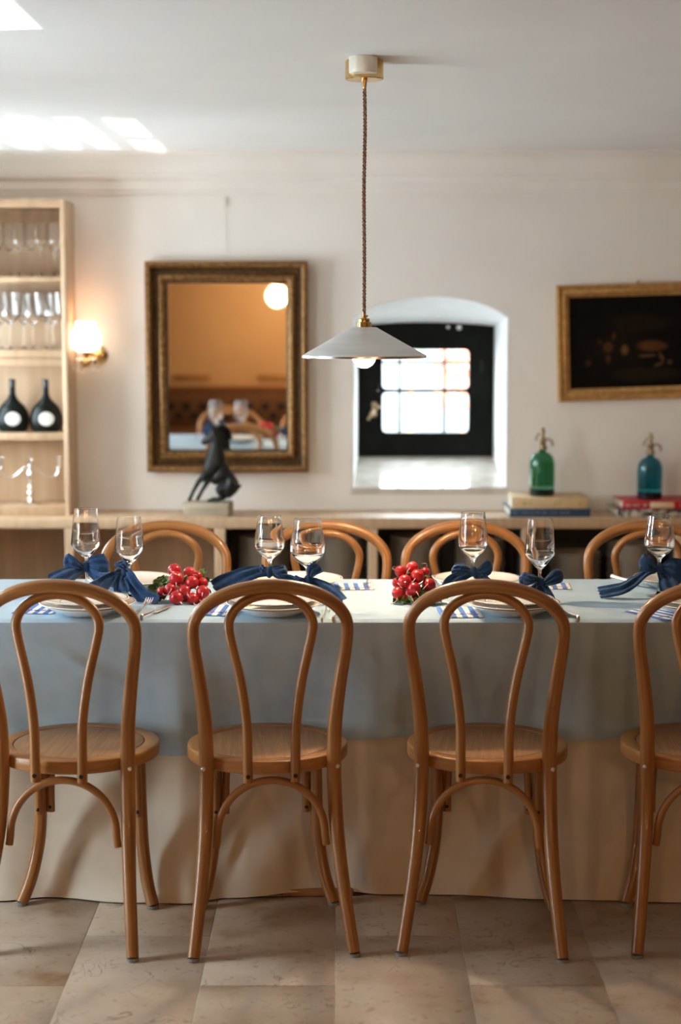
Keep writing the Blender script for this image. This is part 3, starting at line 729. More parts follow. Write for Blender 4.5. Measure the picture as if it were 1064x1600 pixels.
# ------------------------------------------------------------------ painting (dark, old, its motif only blurred shapes)
pcn = atY(999, 533.5, YB - .03); ppm = 1 / (atY(900, 533, YB - .03).x - atY(899, 533, YB - .03).x)
pw, ph_ = 256 / ppm, 181 / ppm; pf = 19.5 / ppm
pt = thing('framed_painting', 'dark old painting in a gold frame hanging right of the window', 'painting', (pcn.x, YB - .006, pcn.z))
pt.rotation_euler = (R(.6), R(-1.8), 0)
MB().frame([(0, 0), (0, .022), (.006, .030), (.016, .028), (.022, .02), (.034, .026), (.042, .02), (pf - .003, .012), (pf, .010), (pf, 0)], pw, ph_).build('frame', M['gilt2'], pt, 50)
MB().lathe([(0, 0), (.006, 0), (.007, .006), (.004, .012), (0, .014)], 10, (0, -.012, ph_ / 2)).build('hanger', M['iron'], pt)
blobs = [(968, 545, 60, 30, 0, (.012, .007, .004), .8), (1000, 505, 55, 16, 0, (.018, .010, .005), .7), (1010, 585, 60, 12, 0, (.02, .013, .006), .8),
         (951, 541, 8, 9, 20, (.10, .035, .009), .9), (960, 524, 3, 7, 10, (.09, .035, .010), .9), (938, 533, 3, 5, -25, (.06, .028, .01), .8), (951, 559, 4, 7, 0, (.09, .035, .012), .8),
         (977, 546, 6, 8, 0, (.15, .075, .022), .9), (1020, 541, 24, 9, 2, (.11, .038, .010), .95), (1012, 556, 14, 2, -3, (.16, .095, .03), .95),
         (1034, 558, 8, 3, 60, (.13, .07, .025), .9), (1030, 570, 9, 2.2, -20, (.12, .06, .024), .9), (1047, 567, 4, 3.5, 0, (.12, .05, .012), .9), (920, 565, 6, 6, 0, (.05, .02, .012), .8)]
nx, nz = 110, 64; cw, ch_ = pw - 2 * pf + .004, ph_ - 2 * pf + .004
cb = MB().grid(lambda u, v: ((u - .5) * cw, -.009, (v - .5) * ch_), nx, nz)
co = cb.build('canvas', M['gilt'], pt, 0)
at_ = co.data.color_attributes.new('paint', 'FLOAT_COLOR', 'POINT')
for i, v in enumerate(co.data.vertices):
    x = 999 + v.co.x * ppm; y = 533.5 - v.co.z * ppm
    n_ = mnoise.noise((x * .05, y * .06, 0)) * .5 + .5
    c = Vector((.0045, .0032, .0026)) * (.5 + n_)
    for (bx, by, rx, ry, an, col, al) in blobs:
        a = R(an); dx, dy = x - bx, y - by; X = dx * math.cos(a) + dy * math.sin(a); Y_ = -dx * math.sin(a) + dy * math.cos(a)
        d = math.sqrt((X / rx) ** 2 + (Y_ / ry) ** 2); w = al * max(0, min(1, (1.15 - d) / .5)) * (.55 + .6 * n_)
        c = c.lerp(Vector(col), min(1, w))
    at_.data[i].color = (*c, 1)
mp_ = mat('oil_canvas', (.01, .01, .01), .6, spec=.08); N, L, b = nodes(mp_); an_ = N.new('ShaderNodeAttribute'); an_.attribute_name = 'paint'; L.new(an_.outputs['Color'], b.inputs['Base Color'])
co.data.materials[0] = mp_

# ------------------------------------------------------------------ bronze dog on its block
dp = atY(325, 806, 7.12)
dg = thing('dog_statue', 'dark bronze sitting hound statuette on a grey block below the mirror', 'statuette', (dp.x, 7.14, zt + .0003), R(-9))
MB().box(-.098, .098, -.05, .05, 0, .058, .003).build('base_block', M['block'], dg)
sk = bpy.data.meshes.new('hound'); ko = 3100.0
def dpt(x, y, d=0): return Vector(((x - 475) / ko, d, .058 + (1176 - y) / ko))
J = []; E_ = []; RAD = []
def j(p, r, par=None):
    J.append(p); RAD.append(r)
    if par is not None: E_.append((par, len(J) - 1))
    return len(J) - 1
KR = 1.38
hip = j(dpt(760, 985), .030*KR)
b1 = j(dpt(690, 890), .038*KR, hip); b2 = j(dpt(610, 790), .041*KR, b1); ch = j(dpt(545, 715), .040*KR, b2)
n1 = j(dpt(570, 600), .030*KR, ch); n2 = j(dpt(590, 480), .023*KR, n1); n3 = j(dpt(590, 390), .022*KR, n2); hd = j(dpt(560, 320), .020*KR, n3)
mz = j(dpt(490, 345), .014*KR, hd); mz2 = j(dpt(430, 390), .010*KR, mz); j(dpt(395, 425), .008*KR, mz2)
for s in (-1, 1):
    e1 = j(dpt(585, 270, s * .014), .008*KR, hd); e2 = j(dpt(560 if s < 0 else 660, 215 if s < 0 else 310, s * .02), .007*KR, e1)
    j(dpt(548 if s < 0 else 700, 180 if s < 0 else 470, s * .024), .003*KR if s < 0 else .009, e2)
    sh = j(dpt(500 + (s > 0) * 25, 800, s * .018), .018*KR, ch)
    k1 = j(dpt(375 + (s > 0) * 70, 895 + (s > 0) * 40, s * .02), .0085*KR, sh); k2 = j(dpt(290 + (s > 0) * 90, 1040, s * .02), .0058*KR, k1)
    k3 = j(dpt(240 + (s > 0) * 80, 1150, s * .02), .0062*KR, k2); j(dpt(218 + (s > 0) * 80, 1166, s * .02), .006*KR, k3)
    th_ = j(dpt(730, 1020, s * .026), .026*KR, hip); kn = j(dpt(625, 1000, s * .032), .017*KR, th_)
    hk_ = j(dpt(640 + 60, 1110, s * .032), .011*KR, kn); pw_ = j(dpt(600, 1155, s * .032), .0075*KR, hk_); j(dpt(480, 1158, s * .032), .006*KR, pw_)
ru = j(dpt(815, 1060), .026*KR, hip)
tl = j(dpt(850, 1000), .010*KR, hip); j(dpt(920, 950), .004*KR, tl)
sk.from_pydata([tuple(p) for p in J], E_, [])
so_ = bpy.data.objects.new('hound', sk); COL.objects.link(so_)
md = so_.modifiers.new('skin', 'SKIN'); md.use_smooth_shade = True
for i, v in enumerate(sk.skin_vertices[0].data): v.radius = (RAD[i], RAD[i]); v.use_root = (i == hip)
ms = so_.modifiers.new('sub', 'SUBSURF'); ms.levels = ms.render_levels = 2
dgp = bpy.context.evaluated_depsgraph_get(); em = bpy.data.meshes.new_from_object(so_.evaluated_get(dgp))
bpy.data.objects.remove(so_); em.name = 'hound'; em.shade_smooth(); em.materials.clear(); em.materials.append(M['bronze'])
ho = bpy.data.objects.new('hound', em); COL.objects.link(ho); ho.parent = dg

# ------------------------------------------------------------------ books and soda siphons
def book(name, label, cx, cy, z, L, D, T, rz, cover, letters):
    t = thing(name, label, 'book', (cx, cy, z), rz)
    c = MB().box(-L / 2, L / 2, 0, .004, 0, T, .0012)                       # spine faces the room
    c.box(-L / 2, L / 2, .003, D, 0, .003, .0008); c.box(-L / 2, L / 2, .003, D, T - .003, T, .0008)
    c.build('cover', cover, t)
    MB().box(-L / 2 + .004, L / 2 - .004, .005, D - .004, .003, T - .003).build('pages', M['pages'], t)
    if letters:
        mt_, spans, hh = letters
        lt_ = MB(); rn = random.Random(len(label))
        for (a, b) in spans:
            x = a
            while x < b:
                w = rn.uniform(.003, .007)
                if rn.random() > .16:
                    lt_.box(x, x + .0014, -.0007, .0005, T / 2 - hh / 2, T / 2 + hh / 2)
                    if rn.random() > .3: lt_.box(x, x + w * .8, -.0007, .0005, T / 2 + rn.choice((-1, 0, 1)) * hh / 2 * .8 - .0007, T / 2 + rn.choice((0, 1)) * .0004 + .0008)
                    if rn.random() > .4: lt_.box(x + w * .65, x + w * .65 + .0014, -.0007, .0005, T / 2 - hh / 2, T / 2 + hh / 2)
                x += w + .0015
        lt_.build('spine_lettering', mt_, t, 0)
    return t
pa = atY(859, 812, 7.075); k_ = pa.y / 2620
hb = (812 - 799.5) * 7.075 / 2650; hc = (798.5 - 780) * 7.075 / 2650
book('book', 'navy blue book at the bottom of the pile under the green siphon', pa.x, 7.07, zt + .0003, 126 * k_, .25, .034, R(1.2), M['blue_book'], (M['letter_dim'], [(-.155, -.13), (-.12, -.01), (0, .08), (.148, .158)], .012))
pb = atY(859, 797, 7.075)
b2_ = book('book', 'cream cloth book on top of the navy blue book', pb.x, 7.075, zt + .0346, 118 * k_, .24, .046, R(-.6), M['cream_book'], (M['tan_letter'], [(-.13, -.08), (.02, .04), (.12, .128)], .010))
gz = zt + .0346 + .0463
def siphon(name, label, x, y, z, body, base, hb_):
    t = thing(name, label, 'siphon bottle', (x, y, z), R(-25))
    r = .0535
    out = [(0, .030), (r - .001, .030), (r, .044), (r, .12 + hb_)] + [(r * math.cos(a) * 1.0 + .0 if False else lerp(.016, r, math.cos(a) ** 1.0), .12 + hb_ + .056 * math.sin(a)) for a in [PI / 2 * q / 8 for q in range(1, 8)]] + [(.0155, .18 + hb_), (.0155, .195 + hb_)]
    inn = [(p[0] - .0035 if p[0] > .02 else .012, p[1]) for p in out[::-1] if p[1] > .04] + [(0, .040)]
    MB().lathe(out + inn, 40).build('glass_body', body, t)
    MB().lathe([(0, 0), (r - .006, 0), (r - .001, .003), (r, .009), (r, .0298), (0, .0298)], 40).build('dark_base', base, t)  # opaque dark colour stands in for liquid and dark reflection in the glass
    zz_ = .195 + hb_
    hd_ = MB().lathe([(0, zz_ - .006), (.019, zz_ - .006), (.020, zz_), (.017, zz_ + .008), (.012, zz_ + .014), (.013, zz_ + .024), (.0165, zz_ + .030), (.015, zz_ + .037), (.009, zz_ + .043), (.008, zz_ + .056), (.011, zz_ + .062), (.010, zz_ + .074), (.006, zz_ + .084), (0, zz_ + .086)], 20)
    hd_.build('head', M['iron'], t)
    MB().tube(spline([(.010, 0, zz_ + .035), (.030, 0, zz_ + .036), (.042, 0, zz_ + .026), (.045, 0, zz_ + .008)], 5), [.006] * 6 + [.0055] * 5 + [.005] * 5, 10).build('spout', M['iron'], t)
    MB().tube(spline([(0, 0, zz_ + .064), (-.015, 0, zz_ + .06), (-.026, 0, zz_ + .045), (-.03, 0, zz_ + .03)], 4), .0035, 8, flat=2).build('lever', M['iron'], t)
gp = atY(846.5, 777, 7.17)
siphon('soda_siphon', 'green glass soda siphon standing on the cream book', gp.x, 7.17, gz, M['green_glass'], M['green_base'], .008)
pr = atY(1022, 811, 7.075)
book('book', 'dark patterned book at the bottom of the pile under the blue siphon', pr.x + .012, 7.075, zt + .0003, .335, .235, .031, R(3), M['pattern_book'], None)
rb2 = book('book', 'red book with cream title patch on top of the patterned book', pr.x + .035, 7.085, zt + .0316, .335, .225, .034, R(2), M['red_book'], (M['letter'], [(-.155, -.09), (-.08, -.062), (.075, .15)], .012))
MB().box(-.052, .05, -.0005, .001, .005, .029, .0002).build('title_patch', M['cream_patch'], rb2)
bp_ = atY(1014.5, 783, 7.19)
siphon('soda_siphon', 'blue glass soda siphon standing on the red book', bp_.x, 7.19, zt + .0316 + .0343, M['blue_glass'], M['blue_base'], 0)

# ------------------------------------------------------------------ table and cloths
TX0, TX1, TY0, TY1 = -1.45, 1.55, 4.35, 5.055
chairs_near = [(-.674, R(-4.3)), (-.188, R(5)), (.378, R(-6.5)), (.930, R(-2.5))]
chairs_far = [(-.536, R(183)), (-.050, R(178)), (.394, R(180.5)), (.960, R(179))]
NEARY, FARY = 4.28, 5.06
tb = thing('dining_table', 'long trestle dining table hidden under white and pale blue cloths', 'table', (0, 4.70, 0))
MB().box(TX0, TX1, TY0 - 4.70 + .012, TY1 - 4.70 - .012, .725, .757, .004).build('tabletop', M['darkwood'], tb)
for x in (-1.1, .05, 1.2):
    MB().box(x - .05, x + .05, -.12, .08, .05, .725, .006).build('leg', M['darkwood'], tb)
for x0_, x1_ in ((-1.2, -1.0), (-.155, .035), (1.1, 1.3)):
    MB().box(x0_, x1_, -.286, .09, .0, .020, .003).build('foot', M['darkwood'], tb)
MB().box(-1.1, 1.2, -.03, .0, .3, .38, .004).build('stretcher', M['darkwood'], tb)

hem_px = [(-200, 1408), (0, 1410), (75, 1404), (200, 1413), (290, 1414), (350, 1405), (450, 1402), (520, 1399), (640, 1399), (700, 1400), (860, 1407), (1064, 1412), (1250, 1408)]
hem = [(atz(a, b, .004).x, atz(a, b, .004).y) for a, b in hem_px]
def seat_front(x, chs, yc, sgn):
    v = -9
    for cx, rz in chs:
        d = abs(x - cx)
        if d < .222: v = max(v, math.sqrt(.222 ** 2 - d * d))
    return v
def pushN(x):
    return smooth_push(x, chairs_near)
def smooth_push(x, chs):
    tot = 0
    for cx, rz in chs:
        d = abs(x - cx); tot = max(tot, math.exp(-(d / .205) ** 4))
    return tot
def folds(x, z):
    # slack diagonal pulls and soft vertical drapes
    f = .30 * mnoise.noise((x * 5 - z * 3.2, z * 1.2, 9.1)) + .22 * math.sin(x * 23 + 3 * mnoise.noise((x * 2, 0, 3)) + z * 7) * mnoise.noise((x * 1.7, z * 2, 5.5))
    for (x0_, z0_, x1_, z1_, w_, a_) in ((-.87, .74, -.50, .52, .020, .6), (-.80, .75, -.62, .56, .016, .4), (-.34, .05, -.20, .30, .018, 1.0), (-.30, .03, -.24, .22, .014, -.7), (.02, .75, .12, .60, .012, .5), (.10, .76, .16, .62, .010, .4), (.62, .74, .86, .60, .014, .5), (-.47, .08, -.40, .2, .02, .6)):
        dx, dz = x1_ - x0_, z1_ - z0_; L2 = dx * dx + dz * dz
        t = ((x - x0_) * dx + (z - z0_) * dz) / L2
        if -.1 < t < 1.1:
            d = ((x - x0_) * dz - (z - z0_) * dx) / math.sqrt(L2)
            f -= a_ * math.exp(-(d / w_) ** 2) * math.sin(PI * min(1, max(0, t))) * .7
    return f
def wr(x, z, k): return folds(x, z) * .55 + mnoise.noise((x * 3.1 + k, z * 4.0, k * 2.2)) * .5 + mnoise.noise((x * 7 + k + z * 9, z * 3, 4 + k)) * .25
def near_Y(x, z, off=0.0):
    """outer surface of the hanging cloth on the near side, pressed inwards by the seats"""
    p = pushN(x); top = TY0 - .004
    deep = lerp(4.475, 4.512, p)
    tt = min(1, max(0, (z - .45) / .31)); h = (1 - tt ** 1.35) ** 1.25
    if z < .45:
        y = lerp(interp(x, hem), deep, math.sin(min(1, z / .42) * PI / 2))
    else: y = lerp(top, deep, h)
    return y + off + wr(x, z, 1) * .025 * min(1, max(0, (.75 - z)) * 6) * (.4 if z < .02 else 1)
def far_Y(x, z, off=0.0):
    p = smooth_push(x, chairs_far)
    h = interp(z, [(0, .4), (.40, 1), (.50, 1), (.62, .5), (.755, 0)])
    return lerp(TY1 + .004, lerp(4.93, 4.825, p), h) - off
def cloth(name, m, zt_, hemN, hemF, off, thick, nx_=360):
    mb = MB(); zz_ = []
    rows = []
    NZ = 60
    for i in range(NZ + 1): rows.append(('n', i / NZ))
    for i in range(1, 40): rows.append(('t', i / 40))
    for i in range(13): rows.append(('f', i / 12))
    X0, X1 = TX0 - .01 - .002, TX1 + .012
    def fn(u, v):
        x = lerp(X0, X1, u); k, t = rows[round(v * (len(rows) - 1))]
        if k == 'n':
            z = lerp(hemN(x), zt_ - .007, t); return (x, near_Y(x, z, off) - (0 if t < .995 else -.001), z)
        if k == 'f':
            z = lerp(zt_ - .007, hemF, t); return (x, far_Y(x, z, off), z)
        y0, y1 = TY0 - .004 + off, TY1 + .004 - off
        tt = .5 - .5 * math.cos(PI * t); tt = lerp(t, tt, .5)
        y = lerp(y0 + .004, y1 - .004, tt); edge = min(y - y0, y1 - y)
        z = zt_ - max(0, .012 - edge) ** 2 / .012 * .35 + .0006 * mnoise.noise((x * 6, y * 9, 1))
        return (x, y, z)
    mb.grid(fn, nx_, len(rows) - 1)
    # end flaps
    for xe, s in ((X0, -1), (X1, 1)):
        hz = hemN(xe)
        mb.grid(lambda u, v: (xe + s * (.012 * math.sin(PI * v * 8) * (1 - u) + .01 * (1 - u)), lerp(near_Y(xe, lerp(hz, zt_ - .007, u), off), far_Y(xe, lerp(hz, zt_ - .007, u), off), v), lerp(hz, zt_ - .007, u)), 16, 40)
    o = mb.build(name, m, None, 60)
    return o
hemz = [(atY(a, b, 4.47).x, atY(a, b, 4.47).z) for a, b in ((-100, 1200), (100, 1190), (265, 1184), (330, 1180), (470, 1165), (560, 1158), (640, 1154), (780, 1160), (900, 1159), (1000, 1154), (1200, 1154))]
wc = cloth('underlay_cloth', M['white_cloth'], .7615, lambda x: .004 + .009 * math.exp(-((x + .06) / .13) ** 4), .02, .008, 0)
tag(wc, 'ivory floor length tablecloth hanging below the pale blue cloth', 'tablecloth')
bcq = cloth('table_cover', M['blue_cloth'], .7655, lambda x: interp(x, hemz), .45, 0, 0)
tag(bcq, 'pale blue linen tablecloth spread over the long table', 'tablecloth')
hemw = MB().grid(lambda u, v: (lerp(TX0, TX1, u), near_Y(lerp(TX0, TX1, u), .125 + .003 * v, .008) - .0012, .125 + .003 * v), 120, 1)
hemw.build('hem_seam', M['white_cloth'], wc)

# ------------------------------------------------------------------ bentwood chairs
def chair_proto():
    t = thing('bentwood_chair', '', 'chair')
    side = [(.195, -.310, .006, .0152), (.174, -.232, .165, .0165), (.163, -.182, .288, .0182), (.159, -.160, .400, .0184), (.1585, -.157, .455, .0186), (.1615, -.160, .550, .0180), (.1735, -.172, .655, .0163), (.186, -.185, .740, .0150)]
    hoop = []
    for k in range(13):
        a = PI * k / 12; hoop.append((.189 * math.cos(a), -.192 - .028 * math.sin(a), .790 + .110 * math.sin(a), lerp(.0148, .0172, math.sin(a))))
    ctrl = side + hoop + [(-x, y, z, r) for x, y, z, r in side[::-1]]
    pth = spline(ctrl, 4)
    ob = MB().tube(pth, [p[3] for p in pth], 16).build('back_frame', M['bent'], t, 60)
    for s in (-1, 1):
        MB().ball((s * .1665, -.1735, .437), .0058, 10, (1, .5, 1)).build('bolt', M['steel'], ob)
        MB().lathe([(0, 0), (.0145, 0), (.015, .003), (.0145, .007), (0, .007)], 16, (s * .1955, -.312, 0)).build('glide', M['glide'], ob)
    ins = [(.058, -.2205, .414, .0125), (.0585, -.2205, .45, .0125), (.0605, -.220, .560, .0122), (.0745, -.2165, .665, .012), (.097, -.211, .765, .0118)]
    hp = [(.1025 * math.cos(PI * k / 12), -.209 + .006 * math.sin(PI * k / 12), .800 + .0765 * math.sin(PI * k / 12), .0122) for k in range(13)]
    ctrl = ins + hp + [(-x, y, z, r) for x, y, z, r in ins[::-1]]
    pth = spline(ctrl, 4)
    ih = MB().tube(pth, [p[3] for p in pth], 14).build('inner_hoop', M['bent'], t, 60)
    for s in (-1, 1):
        MB().lathe([(0, -.0006), (.0055, -.0006), (.0055, .004), (0, .004)], 12).xform(Matrix.Translation((s * .058, -.2335, .431)) @ Matrix.Rotation(R(-90), 4, 'X')).build('bolt', M['hole'], ih)
    arc = [(.1345 * math.cos(a), -.186 + .012 * math.sin(a), .262 + .1435 * math.sin(a) ** .92 if math.sin(a) > 0 else .262) for a in [PI * k / 14 for k in range(15)]]
    arc = [(.1375, -.187, .242)] + arc + [(-.1375, -.187, .242)]
    MB().tube(spline(arc, 4), .0098, 12).build('rear_arch', M['bent'], t, 60)
    RS = .206
    MB().lathe([(.150, .428), (.200, .4265), (.2045, .4285), (RS, .432), (RS, .4555), (.2048, .4592), (.202, .4605), (.1695, .4605), (.1685, .4600), (.1680, .4585), (.1680, .446), (.150, .446)], 72, loop=True).build('seat_ring', M['ringwood'], t, 50)
    MB().lathe([(0, .440), (.1660, .440), (.1660, .4590), (.1652, .4600), (.164, .4602), (.08, .4595), (0, .459)], 72).build('seat_panel', M['veneer'], t, 50)
    lr = []
    for s in (-1, 1):
        lp = [(s * .130, .115, .430, .0165), (s * .1325, .118, .36, .0172), (s * .135, .118, .24, .0172), (s * .141, .110, .150, .017), (s * .156, .085, .065, .0168), (s * .176, .058, .006, .0165)]
        q = spline(lp, 6)
        lg = MB().tube(q, [p[3] for p in q], 14).build('leg', M['bent'], t, 60)
        MB().lathe([(0, 0), (.0155, 0), (.016, .003), (.0155, .008), (0, .008)], 14, (s * .176, .057, 0)).build('glide', M['glide'], lg)
        lx_, ly_ = s * .1335, .118
        for dx, dy in ((-s, 0), (0, -1)):
            pp = [(lx_ + dx * .0265, ly_ + dy * .0265, .238), (lx_ + dx * .0275, ly_ + dy * .0275, .32), (lx_ + dx * .034, ly_ + dy * .034, .375), (lx_ + dx * .058, ly_ + dy * .058, .408), (lx_ + dx * .085, ly_ + dy * .085, .416)]
            br = MB().tube(spline(pp, 5), .0105, 10).build('bracket', M['bent'], t, 60)
            MB().ball((lx_ + dx * .0265 - (.0 if dx else .0), ly_ + dy * .038 - (.0105 if dx else 0), .252), .005, 8).build('bolt', M['hole'], br)
    return t
proto = chair_proto()
clab_n = ['bentwood chair at the front left, cut by the left edge of the photo', 'second bentwood chair from the left in front, before the large round glass', 'bentwood chair in front, half covering the second radish bunch', 'bentwood chair at the front right, cut by the right edge of the photo']
clab_f = ['bentwood chair across the table behind the two left glasses', 'bentwood chair across the table behind the large round wine glass', 'bentwood chair across the table below the green siphon and window', 'bentwood chair across the table at the right, below the blue siphon']
first = True
for lst, y, labs, grp in ((chairs_near, NEARY, clab_n, 'chairs on the near side of the table'), (chairs_far, FARY, clab_f, 'chairs on the far side of the table')):
    for (x, rz), lb_ in zip(lst, labs):
        c = proto if first else dup(proto); first = False
        c.location = (x, y, 0); c.rotation_euler = (0, 0, rz); c['label'] = lb_; c['group'] = grp

# ------------------------------------------------------------------ place settings
def lathe_me(name, prof, m, seg=56):
    me = MB().lathe(prof, seg).mesh(name, 40); me.materials.append(m); return me
base_me = lathe_me('soup_plate', [(0, 0), (.066, 0), (.068, .002), (.092, .012), (.106, .020), (.108, .022), (.106, .0235), (.09, .017), (.066, .006), (0, .005)], M['base_plate'])
mid_me = lathe_me('dinner_plate', [(0, 0), (.078, 0), (.08, .002), (.1, .007), (.126, .0135), (.128, .015), (.1265, .0165), (.1, .0105), (.08, .0055), (0, .005)], M['plate_mid'])
top_me = lathe_me('small_plate', [(0, 0), (.066, 0), (.068, .002), (.085, .006), (.1105, .0115), (.1125, .013), (.1105, .0142), (.085, .0088), (.068, .0045), (0, .004)], M['plate_top'])
def one(me, name, loc, label, cat, grp, rz=0):
    o = bpy.data.objects.new(name, me); COL.objects.link(o); o.location = loc; o.rotation_euler = (0, 0, rz); return tag(o, label, cat, grp)
places = [('near', -.672, 4.445, 'the front left chair'), ('near', -.176, 4.44, 'the second front chair'), ('near', .456, 4.445, 'the third front chair'), ('near', .955, 4.44, 'the front right chair'),
          ('far', -.605, 4.86, 'the far left chair'), ('far', -.122, 4.86, 'the second far chair'), ('far', .395, 4.87, 'the third far chair'), ('far', .98, 4.88, 'the far right chair')]
for side, x, y, who in places:
    one(base_me, 'soup_plate', (x, y, ZT + .0006), 'pale blue white bottom plate in the stack before ' + who, 'plate', 'bottom plates of the settings')
    if side == 'far':
        one(mid_me, 'dinner_plate', (x + .001, y, ZT + .0165), 'cream plate with red rim on top of the stack before ' + who, 'plate', 'red rimmed plates across the table'); continue
    one(mid_me, 'dinner_plate', (x + .001, y, ZT + .0165), 'cream middle plate with red rim in the stack before ' + who, 'plate', 'middle plates of the settings')
    one(top_me, 'small_plate', (x - .002, y + .002, ZT + .0285), 'cream top plate with two red rings before ' + who, 'plate', 'top plates of the settings')
# striped paper cards
def card(x, y, rz, label, w=.112, d=.17):
    t = thing('striped_card', label, 'paper card', (x, y, ZT + .0008), rz, 'striped paper cards beside the plates')
    MB().grid(lambda u, v: ((u - .5) * w, (v - .5) * d, .0006 * math.sin(u * 7) ** 2), 14, 6).build('sheet', M['stripe'], t)
    sm = t.children[0].modifiers.new('thick', 'SOLIDIFY'); sm.thickness = .0005
    ink = MB(); rn = random.Random(int(abs(x) * 1000))
    for k in range(5):
        xx = -w * .38 + k * w * .17
        pts = [(xx + q * .0042, -d * .22 + rn.uniform(-.004, .004), .0016) for q in range(4)]
        ink.tube(spline(pts, 3), .0009, 5)
    ink.build('red_script', M['red_ink'], t)
    return t
def cardpx(px, py, rz, label, **k): p = atz(px, py, ZT); card(p.x, p.y, rz, label, **k)
cardpx(62, 951, R(-4), 'blue striped paper card left of the plates at the front left chair')
cardpx(345, 954, R(-4), 'blue striped paper card between the first radishes and the second front plates')
cardpx(718, 957, R(2), 'blue striped paper card left of the plates at the third front chair')
cardpx(1034, 960, R(32), 'blue striped paper card turned askew at the front right chair')
cardpx(553, 917, R(3), 'blue striped paper card right of the plates at the second far chair', d=.12)
cardpx(862, 916, R(-3), 'blue striped paper card behind the winged bow of the third front glass', d=.12)

# cutlery
def fork_me():
    m = MB()
    m.tube(spline([(0, 0, .003), (0, .05, .003), (0, .10, .005), (0, .135, .007)], 6), [.0065, .0072, .0066, .0058, .0050, .0044, .0040, .0036, .0033, .0031, .0030, .0029, .0028, .0028, .0028, .0029, .0032, .0036, .0042], 10, flat=.45)
    m.tube(spline([(0, .133, .007), (0, .143, .008), (0, .152, .0075)], 3), [.004, .007, .0098, .0112, .0118, .012, .012], 10, flat=.2)
    for k in range(4):
        x = -.009 + k * .006
        m.tube(spline([(x, .151, .0075), (x, .175, .009), (x * 1.02, .198, .0155)], 4), [.0019] * 6 + [.0017, .0014, .0009], 6)
    return m
def knife_me():
    h = MB().tube(spline([(0, 0, .0045), (0, .02, .0045), (0, .06, .0045), (0, .088, .0045)], 5), [.0085, .0098, .0103, .0100, .0094, .0088, .0082, .0078, .0075, .0073, .0072, .0073, .0076, .0080, .0084, .0086], 12, flat=.5)
    b = MB()
    def bl(u, v):
        w = interp(u, [(0, .006), (.1, .0085), (.6, .0105), (.9, .008), (1, .0005)]); return ((v - .35) * 2 * w, .086 + u * .125, .0045 + (.0007 if .1 < v < .9 else 0))
    b.grid(bl, 16, 4)
    return h, b
fm = fork_me().mesh('fork'); fm.materials.append(M['silver'])
kh, kb = knife_me(); khm = kh.mesh('handle'); khm.materials.append(M['silver']); kbm = kb.mesh('blade'); kbm.materials.append(M['steel'])
def cutlery(px, py, rz, kind, label, z=ZT + .0005, tilt=0):
    p = atz(px, py, z)
    if kind == 'fork':
        o = one(fm, 'fork', (p.x, p.y, z), label, 'fork', 'forks at the settings', rz); o.rotation_euler = (tilt, 0, rz)
    else:
        t = thing('knife', label, 'knife', (p.x, p.y, z), rz, 'knives at the settings')
        for me, n in ((khm, 'handle'), (kbm, 'blade')):
            o = bpy.data.objects.new(n, me); COL.objects.link(o); o.parent = t
            if n == 'blade': sm = o.modifiers.new('thick', 'SOLIDIFY'); sm.thickness = .0012
cutlery(209, 968, R(-6), 'fork', 'silver fork right of the plates at the front left chair', tilt=R(3))
cutlery(221, 968, R(-14), 'knife', 'silver knife below the left navy napkin, right of the first fork')
cutlery(503, 971, R(-4), 'fork', 'silver fork right of the plates at the second front chair', tilt=R(3))
cutlery(521, 971, R(-7), 'knife', 'silver knife in the lamp light right of the second front plates')
cutlery(881, 970, R(5), 'fork', 'silver fork right of the plates at the third front chair', tilt=R(3))
cutlery(904, 970, R(18), 'knife', 'silver knife lying alone on blue cloth right of the third front plates')
cutlery(955, 904, R(205), 'knife', 'silver knife behind the long navy napkin tail at the right')
cutlery(992, 903, R(186), 'fork', 'silver fork behind the long navy napkin tail at the right')
cutlery(575, 903, R(178), 'fork', 'silver fork on the lit cloth across the table near the middle')
cutlery(676, 905, R(183), 'knife', 'silver knife behind the second radish bunch')

